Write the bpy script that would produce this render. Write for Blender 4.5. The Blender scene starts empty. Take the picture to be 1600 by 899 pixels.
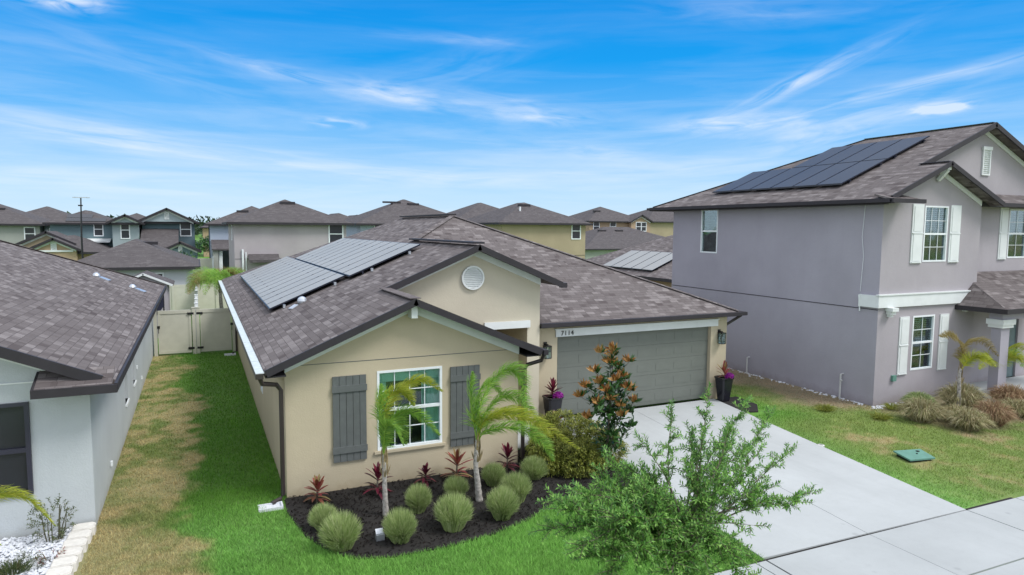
import bpy, math, random
import numpy as np
from mathutils import Vector, Matrix
R = math.radians
random.seed(7)
rng = np.random.default_rng(11)
scene = bpy.context.scene
col = scene.collection

# ------------------------------------------------------------------ camera
cam_d = bpy.data.cameras.new('camera'); cam = bpy.data.objects.new('camera', cam_d); col.objects.link(cam)
cam_d.sensor_fit = 'HORIZONTAL'; cam_d.sensor_width = 36.0; cam_d.lens = 23.62
cam_d.clip_start = 0.1; cam_d.clip_end = 5000
_p, _y, _r = R(5.0), R(25.1), R(0.45)
fw = Vector((math.sin(_y)*math.cos(_p), math.cos(_y)*math.cos(_p), -math.sin(_p)))
rt = Vector((math.cos(_y), -math.sin(_y), 0)); up = rt.cross(fw)
rt2 = rt*math.cos(_r)+up*math.sin(_r); up2 = up*math.cos(_r)-rt*math.sin(_r)
M = Matrix((( rt2.x, up2.x, -fw.x, 0), (rt2.y, up2.y, -fw.y, 0), (rt2.z, up2.z, -fw.z, 5.36), (0, 0, 0, 1)))
cam.matrix_world = M
scene.camera = cam

# ------------------------------------------------------------------ light and sky
SUN_EL, SUN_AZ = 52, 135       # degrees; azimuth clockwise from +Y, so the sun stands front right
sun_d = bpy.data.lights.new('sun', 'SUN'); sun = bpy.data.objects.new('sun', sun_d); col.objects.link(sun)
sun_d.energy = 2.2; sun_d.angle = R(20); sun_d.color = (1.0, 0.97, 0.94)
sd = Vector((math.sin(R(SUN_AZ))*math.cos(R(SUN_EL)), math.cos(R(SUN_AZ))*math.cos(R(SUN_EL)), math.sin(R(SUN_EL))))
sun.rotation_euler = sd.to_track_quat('Z', 'Y').to_euler()
sun.location = (0, 0, 60)
scene.view_settings.view_transform = 'Standard'; scene.view_settings.look = 'None'
scene.view_settings.gamma = 1.0; scene.view_settings.use_curve_mapping = False
scene.view_settings.exposure = 0.42

class NT:
    """small node-tree helper"""
    def __init__(s, nt): s.nt = nt; s.n = nt.nodes; s.l = nt.links
    def node(s, t, **kw):
        n = s.n.new(t)
        for k, v in kw.items(): setattr(n, k, v)
        return n
    def link(s, a, b): s.l.new(a, b)
    def math(s, op, a, b=None, c=None, clamp=False):
        n = s.node('ShaderNodeMath', operation=op); n.use_clamp = clamp
        for i, v in enumerate((a, b, c)):
            if v is None: continue
            if isinstance(v, (int, float)): n.inputs[i].default_value = v
            else: s.link(v, n.inputs[i])
        return n.outputs[0]
    def mix(s, f, a, b, mode='MIX'):
        n = s.node('ShaderNodeMix', data_type='RGBA', blend_type=mode)
        for i, v in ((0, f), (6, a), (7, b)):
            if isinstance(v, (int, float)): n.inputs[i].default_value = v
            elif isinstance(v, tuple): n.inputs[i].default_value = (*v[:3], 1)
            else: s.link(v, n.inputs[i])
        return n.outputs[2]
    def ramp(s, f, stops, interp='LINEAR'):
        n = s.node('ShaderNodeValToRGB'); n.color_ramp.interpolation = interp
        e = n.color_ramp.elements
        while len(e) < len(stops): e.new(0.5)
        for k, (p, c) in zip(e, stops):
            k.position = p
            k.color = (*c[:3], 1) if isinstance(c, tuple) else (c, c, c, 1)
        s.link(f, n.inputs[0]); return n.outputs[0]
    def noise(s, vec, scale, detail=4, rough=.5, dist=0.0, dims='3D'):
        n = s.node('ShaderNodeTexNoise', noise_dimensions=dims)
        n.inputs['Scale'].default_value = scale; n.inputs['Detail'].default_value = detail
        n.inputs['Roughness'].default_value = rough; n.inputs['Distortion'].default_value = dist
        if vec is not None: s.link(vec, n.inputs['Vector'])
        return n.outputs[0]
    def mapping(s, vec, loc=(0,0,0), rot=(0,0,0), scale=(1,1,1)):
        n = s.node('ShaderNodeMapping'); n.inputs[1].default_value = loc
        n.inputs[2].default_value = rot; n.inputs[3].default_value = scale
        s.link(vec, n.inputs[0]); return n.outputs[0]

world = bpy.data.worlds.new("World"); scene.world = world; world.use_nodes = True
w = NT(world.node_tree); w.n.clear()
SKY_STR = 0.12
sky = w.node('ShaderNodeTexSky', sky_type='NISHITA'); sky.sun_disc = False
sky.sun_elevation = R(SUN_EL); sky.sun_rotation = R(SUN_AZ); sky.altitude = 0; sky.air_density = 1.0; sky.dust_density = 0.6; sky.ozone_density = 2.5
tc = w.node('ShaderNodeTexCoord'); vec = tc.outputs['Generated']
sep = w.node('ShaderNodeSeparateXYZ'); w.link(vec, sep.inputs[0])
zc = w.math('MAXIMUM', sep.outputs[2], 0.0)
k = 1/SKY_STR
def kc(r, g, b): return (r*k, g*k, b*k)
grad = w.ramp(zc, [(0.0, kc(.50,.64,.76)), (0.05, kc(.37,.57,.76)), (0.145, kc(.10,.37,.73)), (0.235, kc(.0,.26,.68)), (0.32, kc(.0,.215,.62)), (0.75, kc(.02,.14,.42))])
base = w.mix(0.96, sky.outputs[0], grad)
# azimuth about the camera heading and elevation, in degrees: a direction, the same from everywhere
az = w.math('DEGREES', w.math('ARCTAN2', sep.outputs[0], sep.outputs[1]))
el = w.math('DEGREES', w.math('ARCSINE', sep.outputs[2]))
cmb = w.node('ShaderNodeCombineXYZ'); w.link(az, cmb.inputs[0]); w.link(el, cmb.inputs[1])
ae = cmb.outputs[0]
def streak(caz, cel, ang, la, lb, amt, sc=(.05,.4), seed=0.0, lo=.36, hi=.68):
    """one wisp of cirrus: an oval patch of stretched noise in the sky"""
    m = w.mapping(w.mapping(ae, loc=(-caz, -cel, 0)), rot=(0, 0, -R(ang)))
    s2 = w.node('ShaderNodeSeparateXYZ'); w.link(m, s2.inputs[0])
    a = w.math('DIVIDE', s2.outputs[0], la); b = w.math('DIVIDE', s2.outputs[1], lb)
    r2 = w.math('ADD', w.math('MULTIPLY', a, a), w.math('MULTIPLY', b, b))
    g = w.math('EXPONENT', w.math('MULTIPLY', r2, -1.0))
    nz = w.noise(w.mapping(m, loc=(seed, seed*1.7, seed), scale=(sc[0], sc[1], 1)), 1.0, 7, .54, .9)
    nm = w.ramp(nz, [(lo, 0.0), (hi, 1.0)])
    return w.math('MULTIPLY', w.math('MULTIPLY', g, nm), amt)
STREAKS = [
 (7, 11.9, -10, 5, .55, .6, (.16,1.3), 1.0), (15.5, 10.7, -7, 4.5, .9, .8, (.2,1.1), 2.0), (24.5, 9.9, -5, 7, 1.1, .55, (.15,1.0), 3.3), (27.5, 9.2, -3, 3.5, .6, .6, (.3,1.2), 3.9),
 (20, 12.8, 16, 7, 1.5, .22, (.14,.8), 4.9), (-2, 11.5, -10, 12, 2.2, .22, (.1,.7), 4.1),
 (-6, 6.4, -6, 10, .8, .75, (.12,1.4), 5.0), (5, 5.2, -4, 16, .9, .55, (.1,1.4), 6.0), (-8, 3.2, -1, 18, 1.0, .45, (.1,1.4), 7.7), (22, 4.2, 1, 18, 1.2, .4, (.1,1.0), 8.1),
 (10.8, 8.4, -2, 2.0, .35, .9, (.4,1.7), 8.8), (-8.1, 15.2, 2, 2.4, .6, 1.5, (.4,1.3), 9.5),
 (47.5, 11.2, 22, 6, .6, .9, (.16,1.1), 10.0), (42.3, 8.5, 3, 4, .6, 1.0, (.26,1.2), 11.0), (54, 10.2, 11, 12, .38, .75, (.1,1.5), 12.0),
 (51, 8.6, 9, 8, 1.3, .7, (.16,.9), 13.0), (57, 8.7, 3, 1.7, .36, 2.2, (.4,1.5), 14.0), (32.5, 6.3, -3, 2.5, .5, .6, (.3,1.4), 15.0), (49.5, 7.2, 8, 5, .8, .6, (.2,1.0), 16.0),
 (45, 16.6, -6, 8, 1.0, .35, (.14,.9), 18.0), (20, 15.2, -2, 6, .4, .35, (.16,1.2), 19.0), (40, 5.2, 3, 14, 1.2, .35, (.1,1.0), 20.0)]
tot = None
for st in STREAKS:
    o_ = streak(*st[:7], seed=st[7])
    tot = o_ if tot is None else w.math('ADD', tot, o_)
# fine veil of cirrus near the horizon
veil = w.ramp(w.noise(w.mapping(ae, scale=(.05,.55,1)), 1.0, 6, .6, .5), [(.42, 0.0), (.74, 1.0)])
vel = w.ramp(w.math('DIVIDE', el, 25.0), [(0.0, .5), (.3, .42), (.55, .10), (1.0, .0)])
tot = w.math('ADD', tot, w.math('MULTIPLY', veil, vel), clamp=True)
tot = w.math('MULTIPLY', tot, .66)
clouded = w.mix(tot, base, kc(.70,.74,.80))
# unseen bright cloud added overhead and behind for soft neutral fill, breaking up toward the view
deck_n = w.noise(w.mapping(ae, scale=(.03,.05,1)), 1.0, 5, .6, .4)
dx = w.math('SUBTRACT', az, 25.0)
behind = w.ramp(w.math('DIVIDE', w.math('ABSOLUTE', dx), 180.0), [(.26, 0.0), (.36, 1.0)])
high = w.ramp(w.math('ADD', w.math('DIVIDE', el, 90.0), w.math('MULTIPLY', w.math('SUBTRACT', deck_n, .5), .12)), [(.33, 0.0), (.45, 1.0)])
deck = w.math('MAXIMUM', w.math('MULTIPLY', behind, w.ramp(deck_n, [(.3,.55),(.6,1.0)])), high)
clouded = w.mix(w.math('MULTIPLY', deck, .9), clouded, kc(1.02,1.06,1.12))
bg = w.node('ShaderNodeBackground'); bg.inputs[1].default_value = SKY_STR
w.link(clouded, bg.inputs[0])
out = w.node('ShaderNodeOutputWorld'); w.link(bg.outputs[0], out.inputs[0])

# ------------------------------------------------------------------ materials
MATS = {}
def new_mat(name):
    m = bpy.data.materials.new(name); m.use_nodes = True
    t = NT(m.node_tree); t.n.clear()
    o = t.node('ShaderNodeOutputMaterial'); b = t.node('ShaderNodeBsdfPrincipled')
    t.link(b.outputs[0], o.inputs[0]); MATS[name] = m
    return m, t, b, o
def setc(t, b, sock, v):
    i = b.inputs[sock]
    if isinstance(v, tuple): i.default_value = (*v[:3], 1)
    elif isinstance(v, (int, float)): i.default_value = v
    else: t.link(v, i)
def bump(t, b, h, strength=.3, dist=.01):
    n = t.node('ShaderNodeBump'); n.inputs['Strength'].default_value = strength; n.inputs['Distance'].default_value = dist
    t.link(h, n.inputs['Height']); t.link(n.outputs[0], b.inputs['Normal'])
def mat_plain(name, c, rough=.6, var=.12, scale=3.0, spec=.5, bumps=0.0, metallic=0.0):
    m, t, b, o = new_mat(name)
    p = t.node('ShaderNodeNewGeometry').outputs['Position']
    f = t.noise(p, scale, 5, .6)
    d = tuple(x*(1-var) for x in c); e = tuple(min(1, x*(1+var)) for x in c)
    setc(t, b, 'Base Color', t.ramp(f, [(.3, d), (.7, e)]))
    b.inputs['Roughness'].default_value = rough; b.inputs['Specular IOR Level'].default_value = spec; b.inputs['Metallic'].default_value = metallic
    if bumps: bump(t, b, t.noise(p, 60, 3), bumps, .004)
    return m
def mat_stucco(name, c):
    m, t, b, o = new_mat(name)
    p = t.node('ShaderNodeNewGeometry').outputs['Position']
    big = t.noise(p, .55, 4, .55); fine = t.noise(p, 38, 4, .65)
    streaks = t.noise(t.mapping(p, scale=(3.5, 3.5, .35)), 1.0, 5, .6)
    c1 = t.ramp(big, [(.3, tuple(x*.89 for x in c)), (.7, tuple(min(1, x*1.05) for x in c))])
    c2 = t.mix(t.ramp(streaks, [(.45, 0.0), (.85, .22)]), c1, tuple(x*.82 for x in c))
    c3 = t.mix(t.ramp(fine, [(.3, .16), (.7, 0.0)]), c2, tuple(x*.78 for x in c))
    sz = t.node('ShaderNodeSeparateXYZ'); t.link(p, sz.inputs[0])
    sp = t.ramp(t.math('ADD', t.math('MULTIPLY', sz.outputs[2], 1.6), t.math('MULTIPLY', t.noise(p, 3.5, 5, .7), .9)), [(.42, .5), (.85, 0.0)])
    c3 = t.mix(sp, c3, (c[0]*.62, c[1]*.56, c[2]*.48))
    setc(t, b, 'Base Color', c3); b.inputs['Roughness'].default_value = .92; b.inputs['Specular IOR Level'].default_value = .15
    bump(t, b, t.math('ADD', fine, t.noise(p, 9, 3, .6)), .35, .012)
    return m
def mat_shingle(name, dark, light, contrast=1.0):
    m, t, b, o = new_mat(name)
    uv = t.node('ShaderNodeUVMap').outputs[0]
    br = t.node('ShaderNodeTexBrick'); br.offset = .41; br.offset_frequency = 2; br.squash = 1.35; br.squash_frequency = 3
    t.link(uv, br.inputs['Vector'])
    br.inputs['Color1'].default_value = (0, 0, 0, 1); br.inputs['Color2'].default_value = (1, 1, 1, 1); br.inputs['Mortar'].default_value = (0, 0, 0, 1)
    br.inputs['Scale'].default_value = 1.0; br.inputs['Mortar Size'].default_value = .005; br.inputs['Brick Width'].default_value = .29; br.inputs['Row Height'].default_value = .145; br.inputs['Bias'].default_value = 0.0
    mid = tuple((a*1.6+b_)/2.6 for a, b_ in zip(dark, light))
    br2 = t.node('ShaderNodeTexBrick'); br2.offset = .37; br2.offset_frequency = 3; t.link(uv, br2.inputs['Vector'])
    br2.inputs['Color1'].default_value = (0, 0, 0, 1); br2.inputs['Color2'].default_value = (1, 1, 1, 1); br2.inputs['Mortar'].default_value = (.4, .4, .4, 1)
    br2.inputs['Scale'].default_value = 1.0; br2.inputs['Mortar Size'].default_value = .0; br2.inputs['Brick Width'].default_value = .205; br2.inputs['Row Height'].default_value = .145
    nzt = t.noise(uv, 1.3, 3, .6)
    comb = t.math('ADD', t.math('MULTIPLY', br.outputs['Color'], .62), t.math('ADD', t.math('MULTIPLY', br2.outputs['Color'], .28), t.math('MULTIPLY', t.math('SUBTRACT', nzt, .5), .5)))
    tabs = t.ramp(comb, [(0.05, dark), (.32, mid), (.52, mid), (.78, light)])
    p = t.node('ShaderNodeNewGeometry').outputs['Position']
    grit = t.noise(p, 70, 3, .7); wear = t.noise(p, .7, 4, .6)
    c = t.mix(t.ramp(grit, [(.3, .35), (.7, 0.0)]), tabs, tuple(x*.55 for x in dark))
    c = t.mix(t.ramp(wear, [(.35, .0), (.75, .35)]), c, mid)
    c = t.mix(t.math('MULTIPLY', br.outputs['Fac'], .28), c, tuple(x*.4 for x in dark))
    # bump only: each course stands proud at its lower edge
    s = t.node('ShaderNodeSeparateXYZ'); t.link(uv, s.inputs[0])
    fr = t.math('FRACT', t.math('DIVIDE', s.outputs[1], .145))
    hgt = t.math('SUBTRACT', 1.0, fr)
    setc(t, b, 'Base Color', c); b.inputs['Roughness'].default_value = .93; b.inputs['Specular IOR Level'].default_value = .12
    bump(t, b, t.math('ADD', t.math('MULTIPLY', hgt, 1.0), t.math('MULTIPLY', br.outputs['Color'], .5)), .5, .012)
    return m
def mat_leaf(name, cols, rough=.5, trans=.35, spec=.35):
    """every leaf takes its own tint"""
    m, t, b, o = new_mat(name)
    g = t.node('ShaderNodeNewGeometry')
    c = t.ramp(g.outputs['Random Per Island'], [(i/(max(1, len(cols)-1)), cc) for i, cc in enumerate(cols)])
    nz = t.noise(g.outputs['Position'], 2.2, 3, .5)
    c = t.mix(t.ramp(nz, [(.35, .3), (.65, 0.0)]), c, tuple(x*.55 for x in cols[0]))
    setc(t, b, 'Base Color', c); b.inputs['Roughness'].default_value = rough; b.inputs['Specular IOR Level'].default_value = spec
    tr = t.node('ShaderNodeBsdfTranslucent'); t.link(c, tr.inputs[0])
    mx = t.node('ShaderNodeMixShader'); mx.inputs[0].default_value = trans
    t.link(b.outputs[0], mx.inputs[1]); t.link(tr.outputs[0], mx.inputs[2]); t.link(mx.outputs[0], o.inputs[0])
    return m
def mat_glass(name, tint=(.80,.92,.90), refl=.15):
    m, t, b, o = new_mat(name)
    gl = t.node('ShaderNodeBsdfGlossy'); gl.inputs['Roughness'].default_value = .03; gl.inputs['Color'].default_value = (.9, .95, 1, 1)
    tr = t.node('ShaderNodeBsdfTransparent'); tr.inputs[0].default_value = (*tint, 1)
    fr = t.node('ShaderNodeFresnel'); fr.inputs[0].default_value = 1.5
    p = t.node('ShaderNodeNewGeometry').outputs['Position']
    bn = t.node('ShaderNodeBump'); bn.inputs['Strength'].default_value = .12; bn.inputs['Distance'].default_value = .02
    t.link(t.noise(p, 1.1, 2), bn.inputs['Height']); t.link(bn.outputs[0], gl.inputs['Normal'])
    f = t.math('ADD', t.math('MULTIPLY', fr.outputs[0], .9), refl*.22, clamp=True)
    mx = t.node('ShaderNodeMixShader'); t.link(f, mx.inputs[0]); t.link(tr.outputs[0], mx.inputs[1]); t.link(gl.outputs[0], mx.inputs[2])
    t.link(mx.outputs[0], o.inputs[0]); return m
def mat_attr(name, rough=.8, trans=0.0, extra=True):
    m, t, b, o = new_mat(name)
    a = t.node('ShaderNodeAttribute', attribute_name='Col'); c = a.outputs['Color']
    if extra:
        p = t.node('ShaderNodeNewGeometry').outputs['Position']
        n1 = t.noise(p, 26, 6, .75); n2 = t.noise(p, 5.5, 5, .65)
        c = t.mix(t.ramp(n1, [(.3, .55), (.62, 0.0)]), c, (.06, .075, .03))
        c = t.mix(t.ramp(n2, [(.35, .0), (.75, .3)]), c, (.24, .25, .10), 'MIX')
        bump(t, b, n1, .9, .05)
    setc(t, b, 'Base Color', c); b.inputs['Roughness'].default_value = rough; b.inputs['Specular IOR Level'].default_value = .15
    if trans:
        tr = t.node('ShaderNodeBsdfTranslucent'); t.link(c, tr.inputs[0])
        mx = t.node('ShaderNodeMixShader'); mx.inputs[0].default_value = trans
        t.link(b.outputs[0], mx.inputs[1]); t.link(tr.outputs[0], mx.inputs[2]); t.link(mx.outputs[0], o.inputs[0])
    return m
def mat_concrete(name, c):
    m, t, b, o = new_mat(name)
    p = t.node('ShaderNodeNewGeometry').outputs['Position']
    n1 = t.noise(p, .5, 5, .6); n2 = t.noise(p, 6, 6, .7); n3 = t.noise(p, 90, 2)
    cc = t.ramp(n1, [(.3, tuple(x*.9 for x in c)), (.7, tuple(x*1.06 for x in c))])
    cc = t.mix(t.ramp(n2, [(.5, 0.0), (.85, .35)]), cc, tuple(x*.78 for x in c))
    cc = t.mix(t.ramp(n3, [(.3, .12), (.6, 0.0)]), cc, tuple(x*.6 for x in c))
    tyre = t.noise(t.mapping(p, rot=(0,0,-.12), scale=(2.2,.16,1)), 1.0, 4, .6); cc = t.mix(t.ramp(tyre, [(.52, 0.0), (.75, .28)]), cc, tuple(x*.72 for x in c))
    spots = t.node('ShaderNodeTexVoronoi'); spots.inputs['Scale'].default_value = 1.3; t.link(p, spots.inputs['Vector'])
    cc = t.mix(t.ramp(t.math('ADD', spots.outputs['Distance'], t.math('MULTIPLY', n2, .12)), [(.10, .35), (.15, 0.0)]), cc, tuple(x*.55 for x in c))
    setc(t, b, 'Base Color', cc); b.inputs['Roughness'].default_value = .85; b.inputs['Specular IOR Level'].default_value = .25
    bump(t, b, t.math('ADD', n3, n2), .15, .004); return m

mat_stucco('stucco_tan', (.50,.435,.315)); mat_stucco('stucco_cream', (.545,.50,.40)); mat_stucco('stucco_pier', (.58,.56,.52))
mat_stucco('stucco_pale', (.48,.515,.535)); mat_stucco('stucco_mauve', (.37,.345,.37)); mat_stucco('stucco_mauve_shaded', (.36,.345,.395))  # shaded copy for the side: bluer, its shade put into the colour
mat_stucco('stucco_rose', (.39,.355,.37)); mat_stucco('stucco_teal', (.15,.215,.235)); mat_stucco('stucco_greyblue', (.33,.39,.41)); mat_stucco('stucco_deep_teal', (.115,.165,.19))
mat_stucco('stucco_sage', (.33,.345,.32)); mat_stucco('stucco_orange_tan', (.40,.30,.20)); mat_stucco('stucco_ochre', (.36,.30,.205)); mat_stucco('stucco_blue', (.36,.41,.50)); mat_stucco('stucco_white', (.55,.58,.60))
mat_shingle('shingle', (.080,.067,.067), (.245,.222,.220)); mat_shingle('shingle_brown', (.078,.070,.073), (.13,.12,.122))
mat_plain('fascia_dark', (.030,.027,.032), .6, spec=.3); mat_plain('fascia_navy', (.03,.03,.05), .35)
mat_plain('white_trim', (.66,.69,.69), .5, .05); mat_plain('white_vinyl', (.74,.78,.80), .4, .05)
mat_plain('shutter_grey', (.105,.115,.115), .55, .1, 8); mat_plain('garage_grey', (.135,.147,.130), .5, .05)
mat_plain('fence_cream', (.50,.49,.41), .5, .06); mat_plain('black_metal', (.012,.012,.014), .35); mat_plain('black_glaze', (.014,.014,.02), .22)
mat_plain('gutter_guard', (.52,.57,.56), .45, .12, 9); mat_plain('downspout_brown', (.035,.027,.027), .35)
mat_plain('interior', (.035,.04,.04), .9); mat_plain('curtain', (.55,.72,.66), .9, .1, 5); mat_plain('blind', (.70,.78,.74), .7)
mat_plain('navy', (.022,.025,.055), .8); mat_plain('screen_dark', (.02,.022,.03), .3)
mat_plain('aluminium', (.55,.58,.62), .35, .06, 6, .5, 0, .7); mat_plain('utility_green', (.10,.235,.19), .6, .12, 6)
mat_plain('pvc', (.5,.5,.5), .5); mat_plain('bark', (.13,.11,.09), .9, .35, 25, .2, .8); mat_plain('palm_trunk', (.33,.31,.285), .9, .55, 17, .2, 1.0)
mat_plain('palm_sheath', (.26,.20,.10), .8, .4, 16); mat_plain('twig', (.10,.10,.06), .9, .3, 30)
mat_plain('solar_frame', (.012,.014,.028), .35); mat_plain('soil', (.013,.011,.010), .95)
mat_plain('block_white', (.62,.60,.56), .9, .1, 12, .2, .6); mat_plain('stone_white', (.60,.62,.66), .9, .14, 40, .2)
mat_plain('door_teal', (.10,.15,.16), .5); mat_plain('lamp_glass', (.5,.52,.5), .15)
mat_concrete('concrete', (.40,.42,.425)); mat_concrete('concrete_walk', (.375,.395,.40))
mat_glass('glass'); mat_glass('glass_dark', (.5,.6,.6), .3)
mat_attr('lawn'); mat_attr('grass_blade', .6, .3, False)
mat_leaf('leaf_oak', [(.06,.17,.04), (.13,.30,.06), (.21,.42,.08), (.32,.54,.13)])
mat_leaf('leaf_palm', [(.14,.33,.06), (.26,.50,.09), (.42,.62,.10), (.33,.54,.13)], .45, .4)
mat_leaf('leaf_palm_yellow', [(.28,.38,.04), (.48,.54,.06), (.62,.60,.09), (.40,.50,.08)], .45, .4)
mat_leaf('leaf_palm_dry', [(.22,.17,.06), (.32,.26,.09), (.40,.33,.16)], .7, .3)
mat_leaf('leaf_muhly', [(.20,.30,.09), (.34,.45,.15), (.52,.60,.28), (.28,.38,.12), (.68,.70,.42)], .7, .25)
mat_leaf('leaf_bunch', [(.18,.15,.07), (.36,.31,.15), (.58,.50,.32), (.25,.28,.10), (.66,.60,.42)], .8, .25)
mat_leaf('leaf_bunch_red', [(.22,.13,.08), (.38,.24,.14), (.52,.38,.24), (.34,.28,.14)], .8, .25)
mat_leaf('leaf_cordyline', [(.16,.025,.035), (.30,.05,.06), (.36,.10,.07), (.14,.05,.03), (.38,.30,.12)], .35, .2)
mat_leaf('leaf_cordyline_dark', [(.035,.01,.018), (.09,.015,.03), (.20,.02,.045)], .35, .2)
mat_leaf('leaf_magnolia', [(.015,.045,.015), (.03,.085,.02), (.05,.13,.03), (.07,.17,.04)], .28, .1, .6)
mat_leaf('leaf_magnolia_rust', [(.22,.085,.025), (.36,.17,.05), (.46,.27,.10), (.30,.14,.04)], .5, .15)
mat_leaf('leaf_hedge', [(.14,.17,.03), (.26,.30,.05), (.36,.36,.07), (.20,.27,.05)], .5, .3)
mat_leaf('leaf_shrub', [(.05,.08,.03), (.10,.15,.05), (.18,.17,.08)], .5, .25)
mat_leaf('petal_magenta', [(.30,.02,.32), (.45,.04,.42)], .5, .3)
mat_leaf('leaf_far', [(.025,.045,.025), (.045,.08,.035)], .8, .1)
mat_leaf('bark_chip', [(.006,.005,.005), (.012,.010,.009), (.022,.017,.014)], .95, 0.0, .1)

def mat_solar(name, base, light, coat=.5, rough=.3):
    m, t, b, o = new_mat(name)
    uv = t.node('ShaderNodeUVMap').outputs[0]
    s = t.node('ShaderNodeSeparateXYZ'); t.link(uv, s.inputs[0])
    def line(sock, pitch, width):
        f = t.math('FRACT', t.math('DIVIDE', sock, pitch))
        return t.math('LESS_THAN', f, width)
    g = t.math('MAXIMUM', line(s.outputs[0], .166, .05), line(s.outputs[1], .166, .05))
    c = t.mix(t.math('MULTIPLY', g, .5), base, light)
    p = t.node('ShaderNodeNewGeometry').outputs['Position']
    c = t.mix(t.ramp(t.noise(p, .35, 2), [(.35, 0.0), (.65, .25)]), c, light)
    setc(t, b, 'Base Color', c); b.inputs['Roughness'].default_value = rough; b.inputs['Specular IOR Level'].default_value = coat
    b.inputs['Coat Weight'].default_value = coat*.6; b.inputs['Coat Roughness'].default_value = .08; b.inputs['Coat IOR'].default_value = 1.5
    return m
mat_solar('solar_cell_sheen', (.29,.29,.28), (.40,.40,.385), .12, .5); mat_solar('solar_cell_dark', (.036,.036,.042), (.07,.07,.076), .22, .4)  # pale cell grey carries the sky reflection in its base colour

# ------------------------------------------------------------------ mesh helpers
ORG = {}
class MB:
    def __init__(s): s.v = []; s.f = []
    def poly(s, pts):
        n = len(s.v); s.v += [tuple(p) for p in pts]; s.f.append(tuple(range(n, n+len(pts)))); return s
    def box(s, x0, y0, z0, x1, y1, z1):
        n = len(s.v)
        s.v += [(x0,y0,z0),(x1,y0,z0),(x1,y1,z0),(x0,y1,z0),(x0,y0,z1),(x1,y0,z1),(x1,y1,z1),(x0,y1,z1)]
        for q in ((0,3,2,1),(4,5,6,7),(0,1,5,4),(1,2,6,5),(2,3,7,6),(3,0,4,7)): s.f.append(tuple(n+i for i in q))
        return s
    def bar(s, a, b, w_, h_, top=False, upv=(0,0,1)):
        """box along a-b, w_ sideways, h_ in the up direction (hung below the line when top)"""
        a = Vector(a); b = Vector(b); d = (b-a).normalized(); side = d.cross(Vector(upv)).normalized(); u = side.cross(d).normalized()
        lo, hi = (-h_, 0) if top else (-h_/2, h_/2)
        n = len(s.v)
        for p in (a, b):
            for sx, sz in ((-1, lo), (1, lo), (1, hi), (-1, hi)):
                s.v.append(tuple(p+side*(sx*w_/2)+u*sz))
        for q in ((3,2,1,0),(4,5,6,7),(0,1,5,4),(1,2,6,5),(2,3,7,6),(3,0,4,7)): s.f.append(tuple(n+i for i in q))
        return s
    def tube(s, pts, rad, seg=8, cap=True):
        pts = [Vector(p) for p in pts]; n0 = len(s.v); m = len(pts)
        rads = rad if isinstance(rad, (list, tuple)) else [rad]*m
        pu = Vector((.31,.17,1)).normalized()
        for i, p in enumerate(pts):
            d = (pts[min(i+1, m-1)]-pts[max(i-1, 0)]).normalized()
            x = d.cross(pu)
            if x.length < .05: x = d.cross(Vector((1,0,0)))
            x.normalize(); y = d.cross(x)
            for j in range(seg):
                a = 2*math.pi*j/seg; s.v.append(tuple(p+(x*math.cos(a)+y*math.sin(a))*rads[i]))
        for i in range(m-1):
            for j in range(seg):
                a = n0+i*seg+j; b = n0+i*seg+(j+1) % seg; s.f.append((a, b, b+seg, a+seg))
        if cap:
            s.f.append(tuple(n0+j for j in range(seg))[::-1]); s.f.append(tuple(n0+(m-1)*seg+j for j in range(seg)))
        return s
    def lathe(s, c, prof, seg=16, sq=0):
        n0 = len(s.v); m = len(prof)
        for r_, z in prof:
            for j in range(seg):
                a = 2*math.pi*(j+.5)/seg
                q = r_
                if sq: q = r_/max(abs(math.cos(a)), abs(math.sin(a)))**sq
                s.v.append((c[0]+q*math.cos(a), c[1]+q*math.sin(a), c[2]+z))
        for i in range(m-1):
            for j in range(seg):
                a = n0+i*seg+j; b = n0+i*seg+(j+1) % seg; s.f.append((a, b, b+seg, a+seg))
        s.f.append(tuple(n0+j for j in range(seg))[::-1]); s.f.append(tuple(n0+(m-1)*seg+j for j in range(seg)))
        return s
    def slab(s, pts, th):
        """closed plate: pts is the top outline, th its thickness straight down"""
        n = len(pts); k = len(s.v)
        s.v += [tuple(p) for p in pts] + [(p[0], p[1], p[2]-th) for p in pts]
        s.f.append(tuple(range(k, k+n))); s.f.append(tuple(range(k+2*n-1, k+n-1, -1)))
        for i in range(n):
            j = (i+1) % n; s.f.append((k+i, k+n+i, k+n+j, k+j))
        return s
    def leaf(s, p, d, n_, L, W, fold=.15, droop=0.0):
        """a pointed leaf from p along d"""
        p = Vector(p); d = d.normalized(); sd_ = d.cross(n_)
        if sd_.length < 1e-3: sd_ = d.cross(Vector((.3,.5,.8)))
        sd_.normalize(); u = sd_.cross(d)
        k = len(s.v); m1 = p+d*L*.45
        s.v += [tuple(p), tuple(m1+sd_*W/2+u*W*fold), tuple(p+d*L+Vector((0,0,-droop))), tuple(m1-sd_*W/2+u*W*fold)]
        s.f += [(k, k+1, k+2), (k, k+2, k+3)]
        return s
    def blade(s, pts, W):
        """narrow strip through pts, tapering to a point"""
        k = len(s.v); m = len(pts)
        a = pts[0]; b = pts[-1]; sd_ = (b-a).cross(Vector((random.uniform(-1,1), random.uniform(-1,1), .35)))
        if sd_.length < 1e-4: sd_ = Vector((1,0,0))
        sd_.normalize()
        for i, p in enumerate(pts[:-1]):
            w_ = W*(1-.55*i/(m-1))/2
            s.v += [tuple(p-sd_*w_), tuple(p+sd_*w_)]
        s.v.append(tuple(pts[-1]))
        for i in range(m-2): s.f.append((k+2*i, k+2*i+1, k+2*i+3, k+2*i+2))
        s.f.append((k+2*(m-2), k+2*(m-2)+1, k+2*(m-1)))
        return s
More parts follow.
